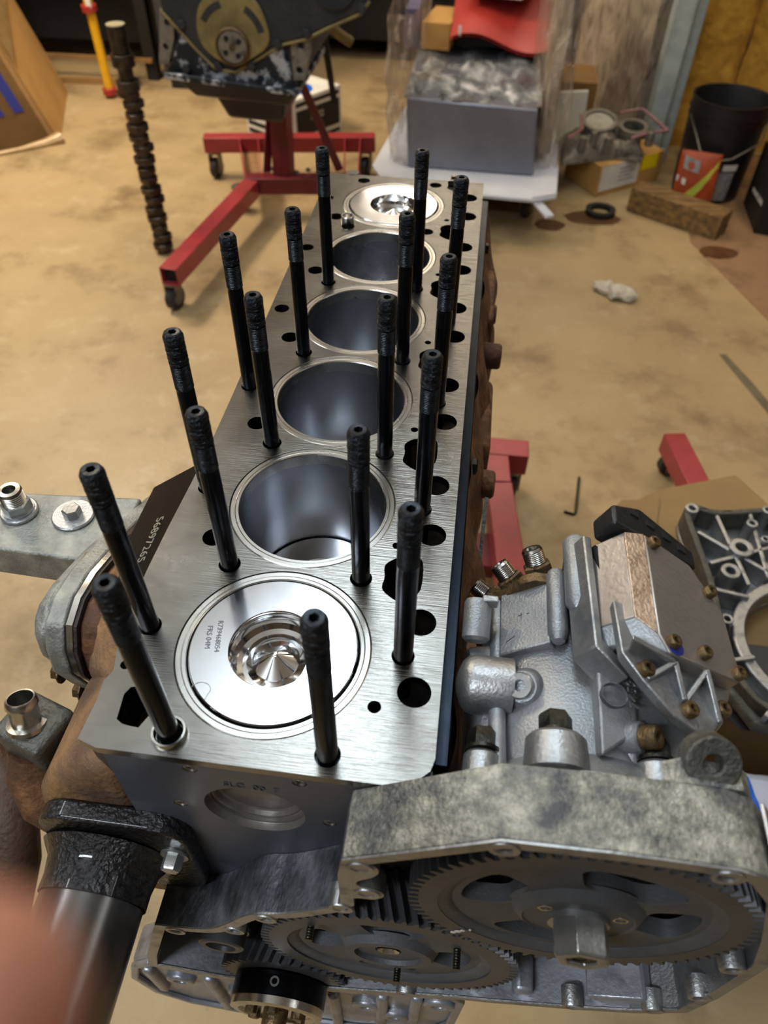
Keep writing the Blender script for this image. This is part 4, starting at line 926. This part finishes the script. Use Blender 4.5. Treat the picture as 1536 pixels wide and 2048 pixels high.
for i in range(4): onf(.30, .55-.06*(i % 2), .36+.13*i, .40+.13*i, M_GREYLAB, 'label_print', .002)
sc = thing('greasy_casting', (.64, 3.08, .125), 'greasy grey engine casting with pink gasket edges on the carton', 'engine casting')
def scf(u, v):
    x = .425+.345*u; y = 3.00+.25*v+.14*(u-.5); e = min(u, 1-u, v, 1-v)*6; e = min(1, e)
    return (x, y, .127+.085*e**.5*(.75+.6*noise.noise(Vector((x*11, y*11, 3))))+.02*noise.noise(Vector((x*40, y*40, 6)))*e)
part(sc, 'casting', G().grid(scf, 44, 36).box(.47, .76, 3.02, 3.24, .1255, .132), M_SCRAPG)
part(sc, 'round_port', G().ring((.575, 3.16, .20), (.575, 3.15, .236), .075, .058, 36), M_SCRAPG, bev=.003)
part(sc, 'port_cap', G().cyl((.575, 3.16, .20), (.575, 3.152, .226), .058, n=36), mat('dusty_metal', '#a39f94', '#8d897d', 30, .5, .3, .2))
part(sc, 'port_throat', G().ring((.715, 3.14, .19), (.715, 3.135, .225), .060, .044, 32), M_SCRAPG, bev=.003)
part(sc, 'throat_shade', G().cyl((.715, 3.14, .19), (.715, 3.14, .196), .044, n=32), M_VOID)  # black disc; shade of the open throat is put into the colour
part(sc, 'gasket', G().tube([(.66, 3.24, .235), (.76, 3.28, .243), (.80, 3.20, .235), (.85, 3.11, .220), (.76, 3.08, .215), (.70, 3.05, .205)], .006, 8), M_PINK, 'pink gasket edge')
part(sc, 'gasket', G().tube([(.44, 2.98, .215), (.50, 3.06, .225), (.50, 3.20, .230)], .006, 8), M_PINK, 'pink gasket edge')
for x, y in ((.50, 2.98), (.60, 2.99), (.55, 3.04), (.78, 3.08)):
    part(sc, 'bolt_boss', G().cyl((x, y, .17), (x, y-.004, .225), .018, .014, 18, .003), M_SCRAPG)

# ------------------------------------------------------------------ camshaft standing on the floor
cx, cy = -1.030, 2.228
cs = thing('camshaft', (cx, cy, 0), 'dark oily camshaft standing upright on the concrete', 'camshaft')
lobe_i = [0]
def lobe(z, h, ang, r=.030, lift=.010):
    poly = []
    for k in range(24):
        a = 2*pi*k/24; d = max(0, cos(a-ang)); q = r+lift*d**3; poly.append((cx+q*cos(a), cy+q*sin(a)))
    part(cs, 'cam_lobe', G().prism(poly, 'xy', z, z+h), M_CAMSH, bev=.002)
part(cs, 'core', G().cyl((cx, cy, 0), (cx, cy, .655), .0235, n=24), M_CAMSH)
part(cs, 'nose', G().cyl((cx, cy, .650), (cx, cy, .723), .0275, n=32, bev=.002), M_CAMSH, 'turned upper nose')
part(cs, 'nose_tip', G().cyl((cx, cy, .7228), (cx, cy, .7260), .0280, n=32), M_CAMTIP, 'pale ground end face')
for z, h in ((.018, .020), (.120, .022), (.220, .022), (.322, .022), (.425, .022), (.545, .030), (.612, .036)):
    part(cs, 'journal', G().cyl((cx, cy, z), (cx, cy, z+h), .0355, n=32, bev=.002), M_CAMSH, 'round bearing journal')
for i, z in enumerate((.052, .086, .155, .188, .258, .290, .360, .392, .462, .494, .525)):
    lobe(z, .020, i*2.2)

# ------------------------------------------------------------------ second engine on its red stand
s2 = thing('engine_stand', (-.70, 2.5, 0), 'red steel engine stand holding the dark old engine in the background', 'engine stand')
T = .13
part(s2, 'leg_tube', sqtube((-.853, 1.83, T), (-.760, 2.52, T)), M_RED, 'long red square leg with open end', bev=.003)
part(s2, 'leg_inside_shade', G().bar((-.850, 1.850, T), (-.80, 2.2, T), .050, .050), M_VOID)  # solid black bar; shade inside the open tube as colour
part(s2, 'front_tube', sqtube((-.790, 2.555, T), (-.35, 2.62, T)), M_DKRED, 'front cross tube', bev=.003)
part(s2, 'rear_tube', sqtube((-1.055, 2.895, T+.01), (-.350, 3.015, T+.01)), M_RED, 'rear cross tube', bev=.003)
for a, b in (((-.785, 2.54), (-.905, 2.90)), ((-.725, 2.56), (-.830, 2.92))):
    part(s2, 'channel_side', G().bar((*a, T), (*b, T+.01), .004, .060), M_RED)
part(s2, 'channel_floor', G().bar((-.755, 2.55, T-.028), (-.868, 2.91, T-.018), .062, .004), mat('dusty_red', '#8d6a44', '#7a5a3c', 12, .7))
for a, b in (((-.420, 2.64), (-.475, 2.99)), ((-.365, 2.64), (-.410, 3.0))):
    part(s2, 'channel_side', G().bar((*a, T), (*b, T+.01), .004, .060), M_RED)
part(s2, 'mast', sqtube((-.648, 2.60, .15), (-.640, 2.66, .80), .066), M_DKRED, 'dark red upright mast', bev=.004)
for a, b in (((-.715, 2.60, .16), (-.66, 2.64, .55)), ((-.44, 2.66, .16), (-.61, 2.65, .56))):
    part(s2, 'brace', G().bar(a, b, .006, .030), M_DKRED)
caster(s2, -.862, 1.862, .10, (.3, 1, 0)); caster(s2, -.835, 2.60, .10, (1, .4, 0)); caster(s2, -1.020, 2.90, .11, (.2, 1, 0)); caster(s2, -.390, 3.01, .11, (.2, 1, 0)); caster(s2, -.385, 2.615, .10)
for x, y in ((-.60, 2.60), (-.56, 2.63), (-.70, 2.62)):
    part(s2, 'spare_bolt', G().hexb((x, y, .161), (.3, .2, 1), .010, .012), M_STEELW)

e2 = thing('old_engine', (-.646, 2.30, .50), 'dirty dark old engine hanging on the red stand in the background', 'engine')
Yc = 2.15
part(e2, 'block', G().box(-.83, -.44, 2.17, 2.60, .64, 1.10), M_OLDENG, bev=.012)
cov = [(-.848, .90), (-.848, .785), (-.82, .755), (-.765, .695), (-.713, .645), (-.652, .638), (-.572, .680), (-.509, .715), (-.435, .732), (-.376, .760), (-.275, .801), (-.250, .831), (-.254, 1.02), (-.40, 1.12), (-.80, 1.12)]
part(e2, 'timing_cover', G().prism(cov, 'xz', Yc, Yc+.05), M_OLDENG, 'dark grey timing cover', bev=.006)
part(e2, 'cover_edge', G().tube([(x, Yc+.004, z-.004) for x, z in cov[1:12]], .005, 8), M_OLDTAN)
tan = chaikin([(-.744, .791), (-.700, .835), (-.640, .850), (-.580, .835), (-.546, .790), (-.530, .712), (-.599, .672), (-.641, .648), (-.700, .664), (-.752, .710)], 2)
part(e2, 'seal_cover', G().prism(tan, 'xz', Yc-.010, Yc), M_OLDTAN, 'oily tan seal cover', bev=.004)
for s_, a0 in ((1, 15), (1, 105)):
    pts = [(-.646+r*cos(rad(a)), .720+r*sin(rad(a))) for r, a in [(.082, a0+q) for q in range(0, 46, 9)]+[(.100, a0+q) for q in range(45, -1, -9)]]
    part(e2, 'cover_slot', G().prism(pts, 'xz', Yc-.0115, Yc-.006), M_OLDENG)
hx_, hz_ = -.646, .706
hubp = part(e2, 'crank_hub', G().lathe([(.050, .0), (.050, -.010), (.046, -.014), (.044, -.014), (.043, -.008), (0, -.008)], (hx_, Yc-.010, hz_), (0, 1, 0), 48), M_BOLTRUST, 'round rusty crank hub', ang=30)
part(hubp, 'hub_face', G().cyl((hx_, Yc-.021, hz_), (hx_, Yc-.016, hz_), .0425, n=40, bev=.002), M_SCRAPG)
for a in (125, 215, 305, 35):
    part(hubp, 'bolt_hole_shade', G().cyl((hx_+.026*cos(rad(a)), Yc-.0225, hz_+.026*sin(rad(a))), (hx_+.026*cos(rad(a)), Yc-.020, hz_+.026*sin(rad(a))), .0075, n=18), M_VOID)  # black disc on the hub face; hole shade is put into the colour
part(hubp, 'centre_bolt', G().ring((hx_, Yc-.026, hz_), (hx_, Yc-.020, hz_), .0085, .0045, 20), M_BOLTRUST)
fk = [(-.863, .628), (-.801, .730), (-.752, .688), (-.719, .655), (-.653, .643), (-.572, .684), (-.510, .712), (-.490, .662), (-.470, .592), (-.611, .600), (-.732, .615)]
part(e2, 'lower_cover', G().prism(fk, 'xz', Yc+.006, Yc+.045), M_FLAKE, 'lower cover with flaking paint', bev=.006)
part(e2, 'pan_flange', G().hexa([(-.868, 2.13, .612), (-.462, 2.13, .584), (-.462, 2.58, .584), (-.868, 2.58, .612), (-.868, 2.13, .630), (-.462, 2.13, .600), (-.462, 2.58, .600), (-.868, 2.58, .630)]), M_FLAKE, bev=.003)
part(e2, 'oil_pan', G().hexa([(-.79, 2.16, .558), (-.50, 2.16, .545), (-.50, 2.56, .545), (-.79, 2.56, .558), (-.845, 2.14, .614), (-.475, 2.14, .588), (-.475, 2.58, .588), (-.845, 2.58, .614)]), M_PAN, 'black oil pan', bev=.012, seg=4)
part(e2, 'sump', G().hexa([(-.715, 2.22, .480), (-.540, 2.22, .474), (-.540, 2.50, .474), (-.715, 2.50, .480), (-.745, 2.19, .560), (-.515, 2.19, .552), (-.515, 2.54, .552), (-.745, 2.54, .560)]), M_PAN, bev=.015, seg=4)
for (pl_, hl) in (([(-.482, .730), (-.430, .742), (-.424, .692), (-.446, .620), (-.480, .618)], ((-.451, .711), (-.460, .646))), ([(-.856, .786), (-.819, .762), (-.829, .711), (-.858, .645), (-.888, .645)], ((-.840, .752), (-.857, .690)))):
    b = part(e2, 'mount_lug', G().plate(pl_, [circle(x, z, .0095, 18) for x, z in hl], 'xz', Yc+.010, Yc+.040), M_SCRAPG, bev=.002)
for x, z in ((-.793, .752), (-.515, .716), (-.426, .745), (-.60, .655), (-.70, .650), (-.80, .640), (-.55, .612), (-.665, .618), (-.270, .812)):
    part(e2, 'cover_bolt', G().hexb((x, Yc-.001, z), (0, -1, 0), .013, .010), M_OLDENG)
part(e2, 'water_neck', G().lathe([(.060, 0), (.060, -.012), (.052, -.014), (.050, -.004), (0, -.004)], (-.345, Yc, .865), (0, 1, 0), 36), M_OLDENG)
part(e2, 'hose_stub', G().tube([(-.40, 2.30, .735), (-.36, 2.32, .700), (-.335, 2.34, .680)], .015, 12), M_OLDTAN)
part(e2, 'hanging_strap', G().bar((-.478, 2.62, .66), (-.452, 2.66, .40), .022, .006, (0, -1, 0)), M_BLACK)
part(e2, 'left_bracket', G().box(-.90, -.83, 2.3, 2.5, .62, .78), M_OLDENG, bev=.01)

# oil box behind the stand
ob = thing('oil_carton', (-.78, 3.45, 0), 'black and white striped oil carton with round blue red logo on top', 'box')
A_, B_, D_ = Vector((-.754, 3.243, 0)), Vector((-.578, 3.506, 0)), Vector((-1.02, 3.420, 0)); C_ = B_+D_-A_; Hh = Vector((0, 0, .205))
part(ob, 'carton', G().hexa([A_, B_, C_, D_, A_+Hh, B_+Hh, C_+Hh, D_+Hh]), M_WHITEP, bev=.003)
def facep(P, Q, u0, u1, v0, v1, m, nm, o_=.001):
    n_ = (Q-P).cross(Hh).normalized(); q = [P+(Q-P)*u+Hh*v+n_*o_ for u, v in ((u0, v0), (u1, v0), (u1, v1), (u0, v1))]
    return part(ob, nm, G().hexa(q+[p+n_*.0008 for p in q]), m)
facep(A_, B_, .07, .95, .22, .76, M_BLACK, 'dark_panel'); facep(A_, B_, .07, .95, .05, .13, M_BLACK, 'dark_stripe'); facep(A_, B_, .07, .95, .84, .92, M_BLACK, 'dark_stripe')
for v in (.50, .58): facep(A_, B_, .35, .62, v, v+.05, M_GREYLAB, 'print_line', .0018)
for v in (.05, .22, .40, .60, .80): facep(D_, A_, .04, .96, v, v+.09, M_BLACK, 'dark_stripe')
for v in (.68,): facep(D_, A_, .3, .8, v, v+.10, M_GREYLAB, 'print_line', .0018)
ctr_ = (A_+C_)/2+Hh+Vector((.02, -.05, 0))
part(ob, 'round_logo', G().cyl(ctr_+Vector((0, 0, .0005)), ctr_+Vector((0, 0, .0015)), .085, n=36), M_BLUE); part(ob, 'logo_mark', G().hexa([ctr_+Vector(q) for q in ((-.06, -.05, .0016), (.01, -.06, .0016), (.06, .0, .0016), (-.02, .02, .0016), (-.06, -.05, .0024), (.01, -.06, .0024), (.06, .0, .0024), (-.02, .02, .0024))]), M_REDRUB)

# ------------------------------------------------------------------ big leaning carton on the left
bc = thing('tall_carton', (-2.1, 3.3, 0), 'tall brown cardboard carton with blue lettering leaning at the left', 'box')
A_, B_ = Vector((-1.850, 3.165, 0)), Vector((-2.105, 3.830, 0)); L_ = Vector((-.46, -.40, 0)); top_ = Vector((-.40, .02, 1.05))
part(bc, 'side_panel', G().hexa([A_, B_, B_+L_*.02, A_+L_*.02, A_+top_, B_+top_, B_+L_*.02+top_, A_+L_*.02+top_]), M_CARD, 'lighter side of the carton, light put into its colour', bev=.002)
part(bc, 'front_panel', G().hexa([A_+L_, A_, A_+Vector((-.02, .03, 0)), A_+L_+Vector((-.02, .03, 0)), A_+L_+top_, A_+top_, A_+Vector((-.02, .03, 0))+top_, A_+L_+Vector((-.02, .03, 0))+top_]), M_CARDD, 'printed front of the carton, shade put into its colour', bev=.002)
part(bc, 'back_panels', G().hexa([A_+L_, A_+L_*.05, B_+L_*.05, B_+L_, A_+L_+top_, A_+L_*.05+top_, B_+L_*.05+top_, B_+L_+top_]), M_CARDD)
fnn = L_.cross(top_).normalized(); fnn = -fnn if fnn.y > 0 else fnn
def onb(quad, nm, m, o_=.002):
    q = [A_+L_*u+top_*v+fnn*o_ for u, v in quad]; part(bc, nm, G().hexa(q+[p+fnn*.001 for p in q]), m)
onb([(.115, .135), (.185, .135), (.185, .300), (.115, .300)], 'blue_letter', M_BLUEINK)
onb([(.260, .130), (.340, .130), (.340, .400), (.260, .400)], 'blue_letter', M_BLUEINK)
g = G()
for i in range(20):
    a = 2*pi*i/20; b = 2*pi*(i+1)/20; q = []
    for (r, t) in ((.10, a), (.10, b), (.045, b), (.045, a)): q.append(A_+L_*(.50+r*1.0*cos(t))+top_*(.20+r*.75*sin(t))+fnn*.002)
    g.hexa(q+[p+fnn*.001 for p in q])
part(bc, 'blue_letter', g, M_BLUEINK)
part(bc, 'packing_tape', G().hexa([A_+(B_-A_)*u+top_*v+Vector((.006, .003, 0)) for u, v in ((.0, .30), (1, .48), (1, .58), (0, .40))]+[A_+(B_-A_)*u+top_*v+Vector((.008, .004, 0)) for u, v in ((.0, .30), (1, .48), (1, .58), (0, .40))]), M_TAPE)
part(bc, 'torn_corner', G().tube([A_+Vector((.01, .0, .02)), A_+L_*.10+Vector((.0, -.012, .012)), A_+L_*.28+Vector((0, -.016, .010)), A_+L_*.6+Vector((0, -.012, .010))], [.028, .020, .012, .008], 10).jitter(.008, 30), M_TAPE)

# ------------------------------------------------------------------ dark shop furniture at the back
rk = thing('dark_bench', (-2.3, 4.5, 0), 'black bench frame in the dark corner behind the tall carton', 'bench')
part(rk, 'top', G().box(-3.6, -1.66, 4.05, 5.2, .55, .62), M_BLACK); part(rk, 'skirt', G().box(-3.6, -1.66, 4.30, 4.36, .12, .56), M_BLACK)
for x, y in ((-3.5, 4.1), (-1.72, 4.1), (-3.5, 5.1), (-1.72, 5.1)): part(rk, 'leg', G().box(x-.03, x+.03, y-.03, y+.03, 0, .56), M_BLACK)
part(rk, 'lower_rail', G().bar((-3.5, 4.06, .10), (-1.70, 4.06, .10), .02, .02), M_CARDD); part(rk, 'lower_rail', G().bar((-3.4, 3.90, .015), (-1.76, 3.98, .015), .03, .03), M_CARDD)
tc_ = thing('tool_cabinet', (-.9, 4.7, 0), 'dark grey tool cabinet along the back wall, extended over an unlit area', 'cabinet')
part(tc_, 'body', G().box(-1.62, .95, 4.62, 5.3, .10, 1.0), M_BLACK, bev=.01)  # black body extended to the right to fill an unlit area
for i, x0 in enumerate((-1.60, -.98, -.36, .28)):
    for z0, z1 in ((.32, .62), (.64, .95)):
        d = part(tc_, 'drawer', G().box(x0, x0+.58, 4.600, 4.622, z0, z1), M_TOOLBOX, bev=.006); part(d, 'handle', G().box(x0+.1, x0+.48, 4.590, 4.600, z1-.05, z1-.03), M_BLACK, bev=.003)
for x in (-1.5, -.4, .8): part(tc_, 'foot', G().box(x-.05, x+.05, 4.66, 4.76, 0, .10), M_BLACK)
cn = thing('shop_cabinet', (-1.45, 4.2, 0), 'dark grey steel cabinet behind the old engine', 'cabinet')
part(cn, 'body', G().box(-1.60, -.98, 3.95, 4.5, .08, 1.1), M_TOOLBOX, bev=.008)
part(cn, 'door', G().box(-1.585, -1.30, 3.935, 3.951, .12, .60), M_TOOLBOX, bev=.004); part(cn, 'door', G().box(-1.28, -.995, 3.935, 3.951, .12, .60), M_TOOLBOX, bev=.004)
part(cn, 'plinth', G().box(-1.58, -1.0, 3.97, 4.48, 0, .08), M_BLACK)
yp = thing('yellow_pole', (-1.880, 3.80, 0), 'yellow painted steel pole with red rings', 'pole')
part(yp, 'pole', G().cyl((-1.845, 3.78, .02), (-1.870, 3.80, 1.3), .022, n=20), M_YELLOW)
for z, dx in ((.035, 0), (.40, -.006)): part(yp, 'red_ring', G().lathe([(.023, 0), (.036, .004), (.036, .030), (.023, .034)], (-1.845+dx, 3.78, z-.02), (0, -.1, 1), 24), M_REDRUB)
part(yp, 'white_tag', G().box(-1.850, -1.826, 3.750, 3.756, .40, .46), M_WHITEP)

# ------------------------------------------------------------------ wrapped aluminium case on a dolly
dl = thing('dolly', (.06, 3.0, 0), 'low black furniture dolly under the wrapped case', 'dolly')
part(dl, 'deck', G().box(-.22, .36, 2.66, 3.55, .115, .150), M_BLACK, bev=.004)
for x, y in ((-.17, 2.72), (.30, 2.72), (-.17, 3.48), (.30, 3.48)): caster(dl, x, y, .114, (.3, 1, 0), .045)
ws = thing('foam_sheet', (.08, 2.8, .152), 'white foam board sheet lying on the dolly under the case', 'sheet')
part(ws, 'board', G().prism([(-.32, 2.72), (-.27, 2.60), (-.16, 2.54), (.10, 2.515), (.30, 2.50), (.390, 2.545), (.405, 2.80), (.40, 3.45), (-.25, 3.5), (-.30, 2.95)], 'xy', .1515, .166), M_WHITE, bev=.003)
part(ws, 'torn_strip', G().hexa([(.285, 2.545, .150), (.310, 2.570, .150), (.385, 2.465, .118), (.355, 2.450, .118), (.285, 2.545, .160), (.310, 2.570, .160), (.385, 2.465, .130), (.355, 2.450, .130)]), M_WHITE, bev=.002)
part(ws, 'board_end', G().hexa([(.300, 2.505, .1665), (.388, 2.548, .1665), (.403, 2.80, .1665), (.36, 2.80, .1665), (.300, 2.505, .172), (.388, 2.548, .172), (.403, 2.80, .172), (.36, 2.80, .172)]), M_WHITE)
ca = thing('wrapped_case', (.06, 3.1, .17), 'silver aluminium case wrapped in clear stretch film', 'case')
part(ca, 'case', G().hexa([(-.180, 2.715, .168), (.305, 2.700, .168), (.300, 3.50, .168), (-.20, 3.50, .168), (-.195, 2.735, .408), (.288, 2.720, .396), (.300, 3.50, .42), (-.20, 3.50, .43)]), M_SILVERBOX, 'plain silver case front', bev=.006)
M_FILM = mat('film_painted_glints', '#565a60', '#e2e6e8', 9, .16, .45, .35, 22, c3='#8d9296', detail=8, stretch=(1.6, .6, 1), dist=.6)  # pale and dark streaks put glints and reflections into the colour
def filmt(u, v):
    x = -.205+.505*u; y = 2.735+.80*v; return (x, y, .412+.018*v-.012*u*(1-v)+.014*noise.noise(Vector((x*11, y*6, 1)))+.006*noise.noise(Vector((x*34, y*14, 5))))
part(ca, 'film_top', G().grid(filmt, 40, 60), M_FILM, 'crinkled film over the top, glints put into its colour')
def film(x0, x1, y0, y1, z0, z1, sd, bul):
    def fn(u, v):
        a = 2*pi*u; xm = (x0+x1)/2; ym = (y0+y1)/2; e = sin(pi*min(1, max(0, .08+.84*v)))**.5
        cx_ = abs(cos(a))**.5*(1 if cos(a) > 0 else -1); sy_ = abs(sin(a))**.5*(1 if sin(a) > 0 else -1)
        n = noise.noise(Vector((cx_*3, sy_*3, v*4+sd)))*.4+noise.noise(Vector((cx_*9, sy_*9, v*7+sd)))*.25
        k = .80+.2*e+bul*n
        return (xm+cx_*(x1-x0)/2*k, ym+sy_*(y1-y0)/2*k, z0+(z1-z0)*v)
    return G().grid(fn, 72, 40)
part(ca, 'film_side', film(.270, .415, 2.73, 3.60, .17, .80, 2, .40), M_WRAP, 'bulging wrinkled film on the right')
part(ca, 'film_side', film(-.285, -.165, 2.72, 3.60, .17, .66, 8, .40), M_WRAP, 'bulging wrinkled film on the left')
part(ca, 'film_core', G().box(.315, .365, 2.84, 3.52, .20, .74).jitter(.01, 9), M_MATTR, bev=.01)
def red(u, v):
    x = -.070+.395*u; y = 3.16+.42*v; w = .030*sin(u*5.2+.6)*(1-v)
    return (x, y+.03*sin(u*3.1), .505+.10*v+w-.02*(1-v)**3)
rd = thing('red_seat_pad', (.12, 3.3, .50), 'red moulded plastic pad on top of the wrapped case', 'pad')
part(rd, 'pad', G().grid(red, 30, 20).grid(lambda u, v: tuple(Vector(red(u, v))-Vector((0, -.004, .012))), 30, 20), M_REDRUB)
part(rd, 'white_print', G().box(-.040, -.028, 3.172, 3.175, .505, .54), M_WHITEP)
solo('white_box', G().hexa([(-.015, 3.36, .60), (.20, 3.32, .60), (.26, 3.52, .60), (.03, 3.56, .60), (-.015, 3.36, .70), (.20, 3.32, .70), (.26, 3.52, .70), (.03, 3.56, .70)]), M_WHITEP, 'white box corner on top of the red pad', 'box', bev=.003)
solo('case_support', G().box(-.05, .29, 3.28, 3.50, .440, .476), M_BLACK, 'dark carton between case and red pad', 'box', bev=.003)
solo('tan_carton', G().box(-.172, -.055, 3.22, 3.48, .437, .535, Matrix.Rotation(rad(-8), 3, 'Z')), M_CARD, 'small tan carton left of the red pad', 'box', bev=.003)
solo('purple_carton', G().box(-.258, -.205, 3.24, 3.40, .437, .575), mat('purple_card', '#6a6280', '#4a4a5c', 14, .5), 'small purple grey carton at the left edge of the case', 'box', bev=.003)

# ------------------------------------------------------------------ leaning wrapped panel
lp = thing('wrapped_slab', (.70, 3.8, 0), 'tall bubble wrapped panel leaning beside the grey post', 'panel')
A_, B_ = Vector((.800, 3.440, .02)), Vector((.560, 4.10, .02)); up_ = Vector((-.015, .06, 1.25)); nn_ = Vector((-.94, -.34, 0)).normalized()
def pf(u, v):
    p = A_+(B_-A_)*u+up_*v
    return p+nn_*(.030+.010*sin(u*70)*(.6+.4*noise.noise(Vector((u*6, v*9, 0))))+.012*noise.noise(Vector((u*9, v*14, 3))))
def pe(u, v):
    p = A_+up_*v; return p+nn_*.03*(1-u)+Vector((.30, -.02, 0))*0+Vector((.055, .03, 0))*u+Vector((.012*noise.noise(Vector((v*22, u*3, 1))), .015*noise.noise(Vector((v*20, 5, u*3))), 0))
part(lp, 'wrapped_face', G().grid(pf, 120, 60), M_MATTR, 'corrugated wrapped face')
part(lp, 'torn_edge', G().grid(pe, 8, 80), M_MATTR, 'ragged wrapped edge')
part(lp, 'core_board', G().hexa([A_, B_, B_+Vector((.05, .02, 0)), A_+Vector((.05, .02, 0)), A_+up_, B_+up_, B_+up_+Vector((.05, .02, 0)), A_+up_+Vector((.05, .02, 0))]), M_MATTR)
solo('pale_board', G().hexa([(.415, 3.30, .0), (.545, 3.34, .0), (.545, 3.36, .0), (.415, 3.32, .0), (.400, 3.34, .27), (.535, 3.38, .27), (.535, 3.40, .27), (.400, 3.36, .27)]), M_WHITEP, 'pale board standing between the case and the wrapped panel', 'board', bev=.002)
solo('brown_box', G().box(.40, .58, 3.46, 3.72, 0, .28), M_CARDD, 'brown carton behind the pale board', 'box', bev=.003)

# ------------------------------------------------------------------ photographer's hand at the lens
def cpt(px, py, d): return CAM+(RIGHT*((px-768)/1477.367)-UP*((py-1024)/1477.367)+FWD)*d
hand = thing('person', cpt(-500, 2300, .075), 'blurred bare hand of the photographer with one fingertip reaching in front of the lens', 'person')
def skin_chain(nm, chains, m, lvl=2):
    me = bpy.data.meshes.new(nm); vs = []; es = []; rs = []
    for ch in chains:
        prev = None
        for (p, r, ix) in ch:
            if ix is not None and ix < len(vs): prev = ix; continue
            vs.append(p); rs.append(r)
            if prev is not None: es.append((prev, len(vs)-1))
            prev = len(vs)-1
    O_ = wloc(hand); me.from_pydata([tuple(v-O_) for v in vs], es, []); me.materials.append(m)
    o = bpy.data.objects.new(nm, me); COL.objects.link(o); o.parent = hand
    md = o.modifiers.new('skin', 'SKIN'); md.use_smooth_shade = True
    for sv, r in zip(me.skin_vertices[0].data, rs): sv.radius = (r, r)
    me.skin_vertices[0].data[0].use_root = True
    s = o.modifiers.new('sub', 'SUBSURF'); s.levels = lvl; s.render_levels = lvl
    return o
W_ = cpt(-1900, 3500, .085)
ch = [[(W_, .020, None), (cpt(-1500, 2950, .080), .021, None), (cpt(-1050, 2560, .068), .0140, None), (cpt(-740, 2420, .055), .0092, None), (cpt(-420, 2240, .043), .0076, None), (cpt(-130, 2070, .034), .0066, None), (cpt(15, 1975, .0305), .0057, None)]]
base = 1
for k, (qx, qy) in enumerate(((-1750, 2300), (-1950, 2150), (-2200, 2100))):
    ch.append([(None, 0, 1), (cpt(qx+60, qy+200, .100), .0120, None), (cpt(qx, qy-120, .108), .0090, None), (cpt(qx+60, qy-420, .120), .0080, None), (cpt(qx+140, qy-560, .128), .0066, None)])
ch.append([(None, 0, 1), (cpt(-1000, 3250, .090), .0120, None), (cpt(-700, 3280, .095), .0098, None), (cpt(-460, 3200, .100), .0080, None)])
skin_chain('hand', ch, M_SKIN)
